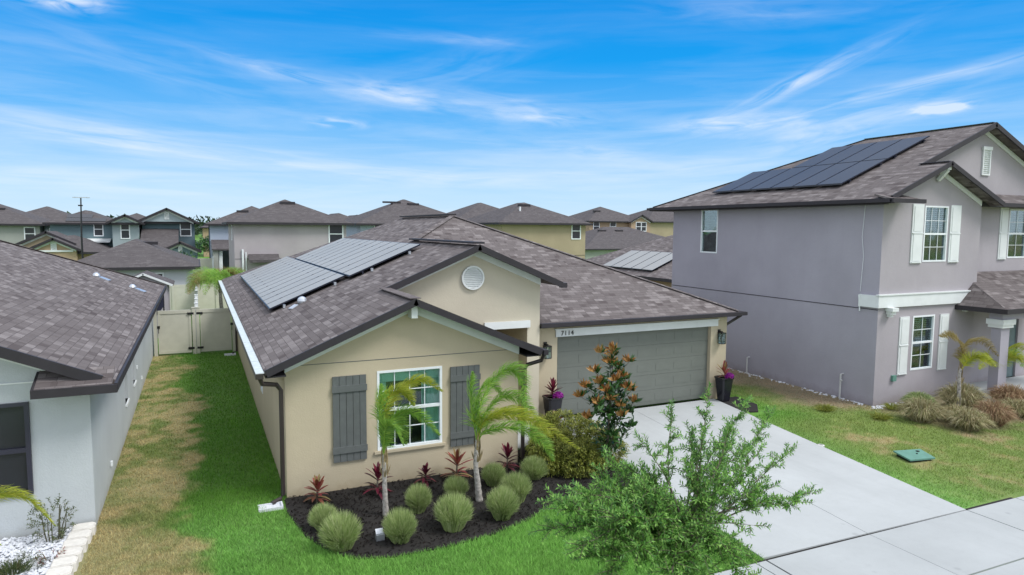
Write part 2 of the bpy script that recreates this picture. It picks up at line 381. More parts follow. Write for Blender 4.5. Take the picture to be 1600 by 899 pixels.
    def build(s, name, mat, parent=None, smooth=False, label=None):
        o = mesh_obj(name, np.array(s.v, dtype=np.float32), s.f, mat, parent, smooth)
        if label: o['label'] = label
        return o
def uv_auto(me):
    """UV in metres on each face: across the slope and up it"""
    nl = len(me.loops); nf = len(me.polygons)
    if nf > 60000: return
    co = np.empty(len(me.vertices)*3, np.float32); me.vertices.foreach_get('co', co); co = co.reshape(-1, 3)
    nr = np.empty(nf*3, np.float32); me.polygons.foreach_get('normal', nr); nr = nr.reshape(-1, 3)
    tt = np.empty(nf, np.int32); me.polygons.foreach_get('loop_total', tt)
    vi = np.empty(nl, np.int32); me.loops.foreach_get('vertex_index', vi)
    u = np.stack([-nr[:, 1], nr[:, 0], np.zeros(nf)], 1); ln = np.linalg.norm(u, axis=1); flat = ln < 1e-3
    u[flat] = (1, 0, 0); u[~flat] /= ln[~flat][:, None]
    v = np.cross(nr, u); v[flat] = (0, 1, 0)
    fi = np.repeat(np.arange(nf), tt); P_ = co[vi]
    uv = np.stack([(P_*u[fi]).sum(1), (P_*v[fi]).sum(1)], 1).astype(np.float32)
    l = me.uv_layers.new(name='UVMap'); l.data.foreach_set('uv', uv.ravel())
def mesh_obj(name, V, F, mat, parent=None, smooth=False):
    org = ORG.get(parent.name, None) if parent else None
    if org is not None: V = V - np.array(org, dtype=np.float32)
    me = bpy.data.meshes.new(name)
    me.from_pydata(V.tolist() if not isinstance(V, list) else V, [], F if isinstance(F, list) else F.tolist()); me.update()
    uv_auto(me)
    if smooth: me.polygons.foreach_set('use_smooth', [True]*len(me.polygons))
    me.materials.append(MATS[mat] if isinstance(mat, str) else mat)
    o = bpy.data.objects.new(name, me); col.objects.link(o)
    if parent: o.parent = parent; ORG[o.name] = org if org is not None else (0, 0, 0)
    return o
def thing(name, label, cat, loc=(0,0,0), group=None):
    o = bpy.data.objects.new(name, None); col.objects.link(o); o.location = loc; o.empty_display_size = .3
    ORG[o.name] = tuple(loc); o['label'] = label; o['category'] = cat
    if group: o['group'] = group
    return o
def tag(o, label, cat, group=None, kind=None):
    if label: o['label'] = label
    if cat: o['category'] = cat
    if group: o['group'] = group
    if kind: o['kind'] = kind
    return o
def copy_tree(o, parent=None):
    c = o.copy(); col.objects.link(c)
    if parent: c.parent = parent
    for ch in list(o.children): copy_tree(ch, c)
    return c
def rnd(a, b): return random.uniform(a, b)

def wall(mb, axis, c, a0, a1, z0, z1, holes=(), out=-1, reveal=.09):
    """wall face in the plane axis=c with real openings (a0,z0,a1,z1) and their reveals"""
    def P_(a, z, d=0.0):
        cc = c-out*d
        return (cc, a, z) if axis == 'x' else (a, cc, z)
    xs = sorted({a0, a1, *[h[0] for h in holes], *[h[2] for h in holes]}); zs = sorted({z0, z1, *[h[1] for h in holes], *[h[3] for h in holes]})
    flip = (axis == 'y' and out > 0) or (axis == 'x' and out < 0)
    for i in range(len(xs)-1):
        for j in range(len(zs)-1):
            xm, zm = (xs[i]+xs[i+1])/2, (zs[j]+zs[j+1])/2
            if any(h[0] < xm < h[2] and h[1] < zm < h[3] for h in holes): continue
            q = [P_(xs[i], zs[j]), P_(xs[i+1], zs[j]), P_(xs[i+1], zs[j+1]), P_(xs[i], zs[j+1])]
            mb.poly(q[::-1] if flip else q)
    for (p, q_, r_, t_) in holes:
        for (A, B) in (((p, q_), (r_, q_)), ((r_, q_), (r_, t_)), ((r_, t_), (p, t_)), ((p, t_), (p, q_))):
            mb.poly([P_(*A), P_(*B), P_(*B, reveal), P_(*A, reveal)])
def window(parent, axis, c, h, out=-1, grid=(2,2), sash=True, inside='curtain', fw_=.05, depth=.06, frame='white_vinyl', glass='glass'):
    """frame with mid rail and glazing bars; pane, and blind or curtain as sub-parts"""
    a0, z0, a1, z1 = h; reveal_ = .085
    def B(mb, x0, zz0, x1, zz1, d0, d1):
        lo, hi = sorted((c-out*d0, c-out*d1))
        if axis == 'y': mb.box(x0, lo, zz0, x1, hi, zz1)
        else: mb.box(lo, x0, zz0, hi, x1, zz1)
    f = MB()
    B(f, a0, z0, a1, z0+fw_, -.012, depth); B(f, a0, z1-fw_, a1, z1, -.012, depth)
    B(f, a0, z0+fw_, a0+fw_, z1-fw_, -.010, depth); B(f, a1-fw_, z0+fw_, a1, z1-fw_, -.010, depth)
    zm = (z0+z1)/2
    if sash: B(f, a0+fw_, zm-fw_*.6, a1-fw_, zm+fw_*.6, .0, depth+.005)
    fo = f.build('window', frame, parent)
    ORG[fo.name] = ORG[parent.name]
    if grid:
        g = MB()
        cols_, rows = grid
        for i in range(1, cols_):
            x = a0+fw_+(a1-a0-2*fw_)*i/cols_; B(g, x-.008, z0+fw_, x+.008, z1-fw_, .034, .044)
        for half in ((z0+fw_, zm), (zm, z1-fw_)):
            for i in range(1, rows):
                z = half[0]+(half[1]-half[0])*i/rows; B(g, a0+fw_, z-.008, a1-fw_, z+.008, .030, .048)
        g.build('glazing_bars', frame, fo)
    p = MB()
    B(p, a0+fw_*.8, z0+fw_*.8, a1-fw_*.8, z1-fw_*.8, depth-.008, depth-.004); p.build('pane', glass, fo)
    if inside in ('blind', 'curtain', 'halfblind'):
        q = MB()
        B(q, a0-.1, z0-.1, a1+.1, z1+.1, .5, .52); B(q, a0-.1, z0-.12, a1+.1, z0-.1, reveal_, .52); B(q, a0-.1, z1+.1, a1+.1, z1+.12, reveal_, .52); B(q, a0-.12, z0-.12, a0-.1, z1+.12, reveal_, .52); B(q, a1+.1, z0-.12, a1+.12, z1+.12, reveal_, .52)
        q.build('room_backing', 'interior', fo)
        q = MB()
        if inside == 'curtain':
            for (u0, u1) in ((a0, a0+(a1-a0)*.16), (a1-(a1-a0)*.30, a1)):
                n = max(4, int((u1-u0)/.05)); pts = []
                for i in range(n+1):
                    u = u0+(u1-u0)*i/n; dd = .13+.025*math.sin(i*2.1)
                    pts.append((u, dd))
                for (ua, da), (ub, db) in zip(pts[:-1], pts[1:]):
                    ya, yb = c-out*da, c-out*db
                    if axis == 'y': q.poly([(ua, ya, z0), (ub, yb, z0), (ub, yb, z1), (ua, ya, z1)])
                    else: q.poly([(ya, ua, z0), (yb, ub, z0), (yb, ub, z1), (ya, ua, z1)])
            B(q, a0+.01, z1-.26, a1-.01, z1-.01, .094, .099)
            q.build('curtain', 'curtain', fo)
        else:
            lo = zm if inside == 'halfblind' else z0+.3
            z = z1-.06
            while z > lo:
                B(q, a0+fw_, z-.034, a1-fw_, z, .088, .10); z -= .062
            q.build('blind', 'blind', fo)
    return fo
def plain_window(parent, axis, c, h, out=-1, glass='screen_dark'):
    """small far window: frame standing proud, dark pane"""
    a0, z0, a1, z1 = h; f = MB()
    def B(mb, x0, zz0, x1, zz1, d0, d1):
        lo, hi = sorted((c+out*d0, c+out*d1))
        if axis == 'y': mb.box(x0, lo, zz0, x1, hi, zz1)
        else: mb.box(lo, x0, zz0, hi, x1, zz1)
    t_ = .09; zm = (z0+z1)/2
    B(f, a0-t_, z0-t_, a1+t_, z0, 0, .05); B(f, a0-t_, z1, a1+t_, z1+t_, 0, .05); B(f, a0-t_, z0, a0, z1, 0, .048); B(f, a1, z0, a1+t_, z1, 0, .048); B(f, a0, zm-.035, a1, zm+.035, 0, .045)
    fo = f.build('window', 'white_vinyl', parent); ORG[fo.name] = ORG[parent.name]
    p = MB(); B(p, a0, z0, a1, zm-.035, .0, .02); B(p, a0, zm+.035, a1, z1, .0, .02); p.build('pane', glass, fo)
    return fo
def louver_vent(parent, x0, x1, z0, z1, y, hood=True):
    m = MB()
    m.box(x0, y-.05, z0, x0+.05, y, z1).box(x1-.05, y-.05, z0, x1, y, z1).box(x0+.05, y-.05, z0, x1-.05, y, z0+.05).box(x0-.03, y-.07, z1, x1+.03, y, z1+.12)
    m.box(x0+.05, y-.01, z0+.05, x1-.05, y-.002, z1)
    n = max(3, int((z1-z0)/.075))
    for i in range(n):
        z = z0+.06+(z1-z0-.08)*i/n; m.bar((x0+.05, y-.03, z+.02), (x1-.05, y-.03, z+.02), .045, .014, upv=(0,-.5,1))
    return m.build('gable_vent', 'white_trim', parent)
def gable_fascia(mb, x0, xm, x1, z0, zm, y, th=.14, z1=None, t=.05):
    z1 = z0 if z1 is None else z1
    mb.bar((x0, y, z0+.015), (xm, y, zm+.015), t, th, True).bar((xm, y, zm+.015), (x1, y, z1+.015), t, th, True)
def frieze(mb, x0, xm, x1, z0, zm, y, w_=.2, z1=None):
    z1 = z0 if z1 is None else z1
    mb.slab([(x0, y, z0), (xm, y, zm), (xm, y-.03, zm), (x0, y-.03, z0)], w_)
    mb.slab([(xm, y, zm), (x1, y, z1), (x1, y-.03, z1), (xm, y-.03, zm)], w_)

# ------------------------------------------------------------------ lawn colours (real patches of dry and green turf)
def vnoise(x, y, s, seed):
    r_ = np.random.default_rng(seed); T = r_.random((256, 256))
    u = x/s+500.3; v = y/s+500.7; i = np.floor(u).astype(int); j = np.floor(v).astype(int); fu = u-i; fv = v-j
    fu = fu*fu*(3-2*fu); fv = fv*fv*(3-2*fv)
    a = T[i % 256, j % 256]; b = T[(i+1) % 256, j % 256]; c = T[i % 256, (j+1) % 256]; d = T[(i+1) % 256, (j+1) % 256]
    return (a*(1-fu)+b*fu)*(1-fv)+(c*(1-fu)+d*fu)*fv
def fbm(x, y, s, seed):
    return sum(vnoise(x, y, s/2**k, seed+k)*.5**(k+1) for k in range(4))/.9375
def sst(a, b, x): t = np.clip((x-a)/(b-a), 0, 1); return t*t*(3-2*t)
def lawn_color(x, y):
    x = np.asarray(x, float); y = np.asarray(y, float)
    n = fbm(x, y, 1.6, 3); n2 = fbm(x, y, .5, 9); n3 = fbm(x, y, 4.5, 21); n4 = fbm(x, y, .22, 33)
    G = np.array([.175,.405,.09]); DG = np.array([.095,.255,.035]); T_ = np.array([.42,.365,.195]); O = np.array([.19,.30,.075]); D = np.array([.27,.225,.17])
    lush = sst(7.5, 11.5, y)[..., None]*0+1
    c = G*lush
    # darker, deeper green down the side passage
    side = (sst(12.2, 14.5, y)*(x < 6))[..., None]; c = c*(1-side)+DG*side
    # dry strip beside the pale house
    edge = np.interp(y, [9, 11.4, 13.5, 16, 17.7, 20, 21.5, 23, 25, 26.5, 28, 29.5, 31], [.35,.15,-.15,-.45,-.2,-.55,-.15,-.25,-.9,-.6,-.35,-.5,-1.1])
    dry = sst(.30, -.22, x-edge-(n-.5)*1.5-(n2-.5)*1.1-(n4-.5)*.5)*(y < 31.2)*(y > 5)*(.35+.65*sst(.30,.55,n*.35+n2*.4+n4*.3))
    pat = sst(.40, .60, n*.25+n2*.45+n4*.3)
    ky = np.interp(y, [9, 14.5, 18, 31], [0, .25, .8, .8])
    lf = (sst(.25, -.3, x-edge-(n-.5)*1.3)*(y < 31.2)*(y > 11))[..., None]*.75; c = c*(1-lf)+np.array([.155,.235,.06])*lf
    dry = np.clip(dry, 0, 1)*(1-ky+ky*pat)*np.interp(y, [9, 15, 20, 31], [.92, .88, .85, .8])
    c = c*(1-dry[..., None])+T_*dry[..., None]
    # bare corner by the splash block
    # right yard: thinner turf, straw coloured toward the mauve house and the street
    ry = sst(13.0, 15.2, x)*(y < 40)
    st = sst(.44,.70, n*.40+n2*.35+n4*.25+.10*sst(16, 22, x)+.30*sst(16.2, 18.6, x-.0*(y))*sst(13, 15, y)-.05)
    cr = O*(1-st[..., None])+(T_*.85)*st[..., None]
    dirt = (sst(16.2, 17.8, x+(n-.5)*1.6)*sst(13.3, 14.6, y)*sst(.3,.5,n3+.2))[..., None]*.75
    cr = cr*(1-dirt)+D*dirt
    bed = (sst(17.6, 18.8, x+(n-.5)*1.8)*sst(10.0, 11.2, y+(n2-.5)*1.5))[..., None]*.8; cr = cr*(1-bed)+np.array([.30,.245,.17])*bed
    gs = (sst(16.6, 15.4, x+(n-.5)*1.2)*sst(12.8, 14.5, y))[..., None]; cr = cr*(1-gs)+DG*1.25*gs
    r_ = ry[..., None]; c = c*(1-r_)+cr*r_
    return np.clip(c*(.74+.3*n2+.22*n4)[..., None]*(.88+.24*n)[..., None]*np.stack([.9+.25*n3, np.ones_like(n3), np.ones_like(n3)], -1), 0, 1)
def grid_axis(a, b, s, far):
    core = list(np.arange(a, b+1e-6, s)); ext = []; d = s
    x = b
    while x < far: d *= 1.5; x += d; ext.append(x)
    lo = []; d = s; x = a
    while x > -far: d *= 1.5; x -= d; lo.append(x)
    return np.array(lo[::-1]+core+ext)
gx = grid_axis(-7, 30, .12, 2600); gy = grid_axis(4, 40, .13, 2600)
GX, GY = np.meshgrid(gx, gy, indexing='xy'); nx, ny = len(gx), len(gy)
V = np.stack([GX.ravel(), GY.ravel(), np.zeros(nx*ny)], 1).astype(np.float32)
idx = np.arange(nx*ny).reshape(ny, nx)
F = np.stack([idx[:-1, :-1], idx[:-1, 1:], idx[1:, 1:], idx[1:, :-1]], -1).reshape(-1, 4)
gr = mesh_obj('lawn', V, F, 'lawn'); gr['kind'] = 'structure'
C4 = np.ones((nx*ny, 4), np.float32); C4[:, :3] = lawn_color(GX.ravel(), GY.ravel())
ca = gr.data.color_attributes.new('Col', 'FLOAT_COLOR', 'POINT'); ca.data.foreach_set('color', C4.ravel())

# ------------------------------------------------------------------ paving
def structure(o): o['kind'] = 'structure'; return o
m = MB()
m.slab([(8.95,16.25,.035),(8.22,7.80,.035),(10.60,7.72,.035),(11.60,16.25,.035)], .1)
m.slab([(11.612,16.25,.035),(10.612,7.72,.035),(13.28,7.63,.035),(14.72,16.25,.035)], .1)
structure(m.build('driveway', 'concrete'))
structure(MB().slab([(7.2,7.80,.014),(7.2,7.66,.014),(14.8,7.45,.014),(14.8,7.66,.014)], .05).build('expansion_joint', 'soil')); structure(MB().slab([(8.17,7.7,.013),(8.17,6.1,.013),(8.26,6.1,.013),(8.26,7.7,.013)], .05).build('expansion_joint', 'soil'))
m = MB()
for a, b in ((-40,-36),(8.24,10.56),(10.575,13.26)):
    pass
def ysw(x): return 7.74+(8.2-x)*.022 if x > 0 else 7.92
for a, b in [(x, x+1.5) for x in np.arange(-30, 8.2, 1.52)]+[(8.235,10.6),(10.61,13.27)]+[(x, x+1.5) for x in np.arange(13.295, 60, 1.52)]:
    b2 = min(b, 8.20) if a < 8.2 else b
    m.slab([(a, ysw(a)-.02, .03), (a, ysw(a)-1.6, .03), (b2, ysw(b2)-1.6, .03), (b2, ysw(b2)-.02, .03)][::-1], .1)
structure(m.build('sidewalk', 'concrete_walk'))
m = MB().slab([(7.6,6.12,.03),(7.0,1.5,.03),(14.6,1.4,.03),(13.9,5.98,.03)], .1)
structure(m.build('driveway_apron', 'concrete_walk'))
m = MB().poly([(-200,-9,.004),(300,-20,.004),(300,-12,.004),(-200,1.0,.004)])
mat_plain('asphalt', (.05,.05,.052), .9); structure(m.build('street', 'asphalt'))
structure(MB().slab([(-200,1.0,.12),(300,-12,.12),(300,-11.8,.12),(-200,1.2,.12)], .2).build('kerb', 'concrete_walk'))
structure(MB().slab([(6.7,14.4,.03),(8.93,14.5,.03),(8.93,16.26,.03),(7.92,16.26,.03),(7.92,17.95,.03),(6.55,17.95,.03),(6.55,14.4,.03)], .08).build('entry_walk', 'concrete'))
BED = [(1.42,13.5),(1.38,12.9),(1.42,12.5),(1.56,11.66),(1.82,10.9),(2.2,10.5),(2.8,10.32),(3.7,10.3),(4.6,10.42),(5.4,10.68),(6.05,11.1),(6.9,11.3),(7.9,11.1),(8.42,11.2),(8.6,12.6),(8.72,14.35),(6.62,14.3),(6.55,13.5)]
structure(MB().slab([(x, y, .03) for x, y in BED], .06).build('mulch_bed', 'soil'))
def inside(x, y, poly_):
    c = False; n = len(poly_)
    for i in range(n):
        x1, y1 = poly_[i]; x2, y2 = poly_[(i+1) % n]
        if (y1 > y) != (y2 > y) and x < (x2-x1)*(y-y1)/(y2-y1)+x1: c = not c
    return c
m = MB()
for _ in range(9000):
    x, y = rnd(1.3, 8.8), rnd(10.2, 14.4)
    if not inside(x, y, BED): continue
    d = Vector((rnd(-1,1), rnd(-1,1), rnd(-.2,.5))); m.leaf((x, y, .03+rnd(0,.02)), d, Vector((rnd(-.4,.4), rnd(-.4,.4), 1)), rnd(.03,.09), rnd(.012,.03))
tag(m.build('bark_mulch', 'bark_chip'), 'black shredded bark mulch spread in the bed under the front window', 'mulch', kind='stuff')
m = MB()   # narrow strip with mulch at the right driveway edge
SB = [(14.74,16.2),(14.45,14.7),(14.9,14.55),(15.5,15.2),(15.6,16.2)]
structure(MB().slab([(x, y, .03) for x, y in SB], .06).build('mulch_strip', 'soil'))

# ------------------------------------------------------------------ grass blades
def keep_grass(x, y):
    k_ = np.ones(len(x), bool)
    k_ &= ~((x > -30) & (y < 7.75) & (y > 6.0))                         # sidewalk
    l = 8.22+(y-7.8)*(8.95-8.22)/8.45; r_ = 13.28+(y-7.63)*(14.72-13.28)/8.62
    k_ &= ~((x > l) & (x < r_) & (y < 16.3))
    k_ &= ~((x < -1.78) & (y > 11.0)); k_ &= ~((x > 1.46) & (x < 6.6) & (y > 13.5)); k_ &= ~((x > 6.5) & (x < 15.2) & (y > 14.3)); k_ &= ~((x > 18.6) & (y > 13.6))
    def pin(P_):
        c = np.zeros(len(x), bool); n = len(P_)
        for i in range(n):
            x1, y1 = P_[i]; x2, y2 = P_[(i+1) % n]
            if y1 == y2: continue
            cond = ((y1 > y) != (y2 > y)) & (x < (x2-x1)*(y-y1)/(y2-y1)+x1); c ^= cond
        return c
    k_ &= ~pin(BED); k_ &= ~pin(SB)
    k_ &= ~((np.abs(x-1.27) < .24) & (np.abs(y-13.2) < .2)) & ~((x > 14.75) & (x < 15.8) & (y > 9.7) & (y < 10.35))
    return k_
def grass(regions, seed):
    g = np.random.default_rng(seed); VV = []; CC = []
    for (x0, x1, y0, y1, dens, h0, h1, wd) in regions:
        n = int((x1-x0)*(y1-y0)*dens); x = g.uniform(x0, x1, n); y = g.uniform(y0, y1, n); kk = keep_grass(x, y); x = x[kk]; y = y[kk]; n = len(x)
        cl = lawn_color(x, y); dryness = np.clip((cl[:, 0]/np.maximum(cl[:, 1], 1e-3)-.5)*1.2, 0, 1)
        h = g.uniform(h0, h1, n)*(1-.55*dryness)*(.7+.6*fbm(x, y, .5, 9)); a = g.uniform(0, 2*np.pi, n); le = g.uniform(.2, 1.0, n)*h; la = g.uniform(0, 2*np.pi, n)
        wx = np.cos(a)*wd/2; wy = np.sin(a)*wd/2; z = np.zeros(n)
        VV.append(np.stack([np.stack([x-wx, y-wy, z], 1), np.stack([x+wx, y+wy, z], 1), np.stack([x+np.cos(la)*le, y+np.sin(la)*le, h], 1)], 1).reshape(-1, 3))
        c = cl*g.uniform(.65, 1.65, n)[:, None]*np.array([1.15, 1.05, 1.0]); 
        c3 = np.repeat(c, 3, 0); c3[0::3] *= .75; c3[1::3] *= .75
        CC.append(c3)
    V = np.concatenate(VV).astype(np.float32); C = np.concatenate(CC)
    me = bpy.data.meshes.new('grass'); n = len(V)//3
    me.vertices.add(len(V)); me.vertices.foreach_set('co', V.ravel()); me.loops.add(len(V)); me.loops.foreach_set('vertex_index', np.arange(len(V), dtype=np.int32))
    me.polygons.add(n); me.polygons.foreach_set('loop_start', np.arange(0, len(V), 3, dtype=np.int32)); me.update(calc_edges=True)
    c4 = np.ones((len(V), 4), np.float32); c4[:, :3] = C
    at = me.color_attributes.new('Col', 'FLOAT_COLOR', 'POINT'); at.data.foreach_set('color', c4.ravel())
    me.materials.append(MATS['grass_blade']); o = bpy.data.objects.new('grass', me); col.objects.link(o); return o
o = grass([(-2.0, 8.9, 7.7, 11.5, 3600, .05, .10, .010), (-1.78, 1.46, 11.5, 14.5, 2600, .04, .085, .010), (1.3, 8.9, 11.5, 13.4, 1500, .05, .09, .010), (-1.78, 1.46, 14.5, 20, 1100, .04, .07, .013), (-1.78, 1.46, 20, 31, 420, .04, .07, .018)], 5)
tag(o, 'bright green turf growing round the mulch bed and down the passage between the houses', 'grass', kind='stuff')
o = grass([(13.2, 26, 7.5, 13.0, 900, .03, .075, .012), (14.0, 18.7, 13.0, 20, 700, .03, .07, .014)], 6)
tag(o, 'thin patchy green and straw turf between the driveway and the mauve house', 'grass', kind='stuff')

# ================================================================== MAIN HOUSE
S = .425; EZ = 2.68; EX = 1.06                  # roof slope, eave height, left eave
def LZ(x): return EZ+S*(x-EX)
def FZ(y): return EZ+S*(y-15.75)
H = thing('house', 'single storey tan stucco house with grey board shutters and a grey double garage door', 'house', (1.46, 13.5, 0))
m = MB()
wall(m, 'y', 13.5, 1.46, 6.5, 0, 2.68, [(3.27,.74,4.68,2.42)])
m.poly([(1.46,13.5,2.68),(6.5,13.5,2.68),(6.5,13.5,2.72),(3.98,13.5,LZ(3.98)-.04),(1.46,13.5,2.72)])
wall(m, 'x', 1.46, 13.5, 36.6, 0, 2.80, [(18.6,.95,19.2,2.2)], out=-1)
wall(m, 'x', 6.5, 13.5, 18.0, 0, 2.80, [], out=1)
wall(m, 'y', 18.0, 6.5, 7.96, 0, 2.9, [(6.75,0,7.67,2.1)])
wall(m, 'x', 7.96, 16.0, 18.0, 0, 2.9, [], out=-1)
wall(m, 'y', 16.3, 8.33, 15.2, 0, 2.81, [(9.05,0.0,14.56,2.36)], reveal=.16)
wall(m, 'x', 15.2, 16.3, 36.6, 0, 2.80, [], out=1)
wall(m, 'y', 36.6, 1.46, 15.2, 0, 2.80, [], out=1)
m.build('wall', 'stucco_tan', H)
m = MB()     # score line in the stucco
m.box(1.47,13.494,2.655,6.49,13.499,2.668); m.box(8.34,16.296,2.665,15.19,16.2985,2.672)
m.build('stucco_joint', 'shutter_grey', H)
m = MB()     # raised entry gable wall
zt = lambda x: (4.97-S*(6.4-x)) if x < 6.4 else (4.97-S*(x-6.4))
m.poly([(3.9,16.0,2.74),(8.33,16.0,2.74),(8.33,16.0,zt(8.33)-.05),(6.4,16.0,4.92),(3.9,16.0,zt(3.9)-.05)])
m.poly([(7.96,16.0,0),(8.33,16.0,0),(8.33,16.0,2.74),(7.96,16.0,2.74)])
m.poly([(6.5,16.0,2.74),(7.96,16.0,2.74),(7.96,16.0,2.72),(6.5,16.0,2.72)])
m.poly([(8.33,16.0,0),(8.33,16.3,0),(8.33,16.3,2.74),(8.33,16.0,2.74)])
m.poly([(8.33,16.0,2.74),(8.33,19.3,2.74),(8.33,19.3,zt(8.33)-.05),(8.33,16.0,zt(8.33)-.05)])
m.poly([(6.5,16.0,2.72),(7.96,16.0,2.72),(7.96,18.0,2.72),(6.5,18.0,2.72)])
m.build('gable_wall', 'stucco_cream', H, label='cream entry gable wall with a round vent')
# roof
EY = FZ(16.05); PK = (8.43, 23.12); RB = 29.7
m = MB(); L = lambda x, y: (x, y, LZ(x))
m.slab([L(EX,13.1), L(3.98,13.1), L(3.98,15.6), L(6.4,15.6), L(6.4,21.09), L(*PK), L(8.43,RB), L(1.06,37.07)], .1)
m.slab([(3.98,13.1,LZ(3.98)), (6.9,13.1,EZ), (6.9,16.0,EZ), (3.98,16.0,LZ(3.98))], .1)
m.slab([(6.4,15.6,4.95), (8.78,15.6,4.95-S*2.38), (8.78,15.75+(4.95-S*2.38-EZ)/S,4.95-S*2.38), (6.4,21.09,4.95)], .1)
m.slab([(8.345,16.05,FZ(16.05)), (15.5,16.05,FZ(16.05)), (8.43,23.12,FZ(23.12)), (6.4,21.09,FZ(21.09)), (8.345,19.1,FZ(19.1))], .1)
m.slab([(15.5,16.05,FZ(16.05)), (15.5,37.07,FZ(16.05)), (8.43,RB,FZ(23.12)), (8.43,23.12,FZ(23.12))], .1)
m.slab([(15.5,37.07,FZ(16.05)), (1.06,37.07,EZ), (8.43,RB,FZ(23.12))], .1)
roof = m.build('roof', 'shingle', H)
m = MB(); up_ = .012
def cap(mb, a, b, w_=.24): mb.bar((a[0],a[1],a[2]+up_), (b[0],b[1],b[2]+up_), w_, .018)
for a_, b_, w_ in (((8.43,23.12,5.81),(15.46,16.09,FZ(16.05)+.012),.24), ((8.43,23.12,5.81),(6.45,21.14,4.98),.2), ((3.98,13.1,3.925),(3.98,15.62,3.925),.24)):
    m = MB(); cap(m, a_, b_, w_); m.build('ridge_cap', 'shingle', roof)
m = MB(); m.bar((8.43,23.2,5.86),(8.43,29.6,5.86), .34, .05); m.bar((6.4,15.62,5.0),(6.4,21.3,5.0), .30, .05)
m.build('ridge_vent', 'fascia_dark', roof)
# flashing line where the low ridge meets the raised gable
m = MB()
gable_fascia(m, 1.06, 3.98, 6.9, EZ, LZ(3.98), 13.08, .14)
m.bar((3.98,15.58,LZ(3.98)+.015), (6.4,15.58,4.965), .05, .15, True).bar((6.4,15.58,4.965), (8.80,15.58,3.955), .05, .15, True)
m.bar((8.345,16.02,EY-.005), (15.53,16.02,EY-.005), .05, .13, True)
m.bar((15.53,16.02,EY-.005), (15.53,37.1,EY-.005), .05, .13, True)
m.box(8.76,15.56,3.80,8.92,15.72,3.93)
m.build('fascia', 'fascia_dark', H)
m = MB()
m.box(8.34,15.90,EY-.11,15.66,15.99,EY-.005); m.box(15.56,15.99,EY-.11,15.66,37.1,EY-.005)
m.box(6.90,13.02,EZ-.11,7.01,16.0,EZ-.0)
m.build('gutter', 'fascia_dark', H)
m = MB(); m.box(.90,13.02,EZ-.13,1.04,37.0,EZ-.03); m.build('gutter', 'downspout_brown', H)
m = MB()
y = 13.05
while y < 36.9:
    m.box(.905,y,EZ-.03,1.055,min(y+1.19,37),EZ-.018); y += 1.21
m.build('gutter_guard', 'gutter_guard', H)
m = MB()
frieze(m, 1.46, 3.98, 6.5, LZ(1.46)-.11, LZ(3.98)-.11, 13.497, .20)
m.build('frieze_board', 'white_trim', H); m = MB()
frieze(m, 4.0, 6.4, 8.33, zt(4.0)-.12, 4.84, 15.997, .17, zt(8.33)-.12)
m.build('frieze_board', 'white_trim', H)
m = MB(); m.box(3.92,13.18,3.52,4.05,13.46,3.80); m.build('bracket', 'white_trim', H)
m = MB()
m.box(1.08,13.12,EZ-.14,1.45,13.48,EZ-.115); m.box(1.08,13.5,EZ-.14,1.45,37,EZ-.115); m.box(6.52,13.12,EZ-.14,6.88,15.9,EZ-.115); m.box(8.35,16.06,EY-.14,15.5,16.28,EY-.115); m.box(15.22,16.3,EY-.14,15.5,37,EY-.115)
m.build('soffit', 'fascia_dark', H)
# front window and shutters
window(H, 'y', 13.5, (3.27,.74,4.68,2.42), grid=(4,2), inside='curtain')
m = MB(); m.box(3.2,13.45,.68,4.75,13.49,.735); m.build('window_sill', 'stucco_tan', H)
window(H, 'x', 1.46, (18.6,.95,19.2,2.2), grid=None, inside=None)
for x0 in (2.36, 4.86):
    m = MB(); wv = .68
    for i in range(5):
        a = x0+wv*i/5; m.box(a+.004,13.455,.62,a+wv/5-.004,13.49,2.38)
    m.box(x0-.01,13.43,.80,x0+wv+.01,13.4548,.93); m.box(x0-.01,13.43,2.06,x0+wv+.01,13.4548,2.19)
    m.build('shutter', 'shutter_grey', H)
# round vent
v = MB(); n = 40; cx_, cz_, r0, r1 = 6.37, 4.10, .31, .265
for i in range(n):
    a, b = 2*math.pi*i/n, 2*math.pi*(i+1)/n
    q = [(cx_+r*math.cos(t), y_, cz_+r*math.sin(t)) for (r, y_, t) in ((r0,15.995,a),(r0,15.995,b),(r0,15.93,b),(r0,15.93,a))]; v.poly(q)
    v.poly([(cx_+r*math.cos(t), 15.93, cz_+r*math.sin(t)) for (r, t) in ((r0,a),(r0,b),(r1,b),(r1,a))])
    v.poly([(cx_+r1*math.cos(t), y_, cz_+r1*math.sin(t)) for (y_, t) in ((15.93,a),(15.93,b),(15.985,b),(15.985,a))])
for i in range(11):
    z = cz_-r1+.02+2*(r1-.01)*i/11; hw = math.sqrt(max(.0004, r1*r1-(z+.02-cz_)**2))
    v.slab([(cx_-hw,15.985,z+.045),(cx_+hw,15.985,z+.045),(cx_+hw,15.94,z),(cx_-hw,15.94,z)], .008)
v.build('gable_vent', 'white_trim', H, label='round white louvred vent')
# entry header, door
m = MB(); m.box(6.7,15.94,2.73,8.02,15.996,2.92); m.build('entry_header', 'white_trim', H)
d = MB().box(6.76,18.03,0,7.66,18.08,2.09).build('front_door', 'door_teal', H)
MB().tube([(7.55,18.0,1.0),(7.55,17.97,1.0),(7.45,17.97,1.0)], .012).build('door_handle', 'black_metal', d)
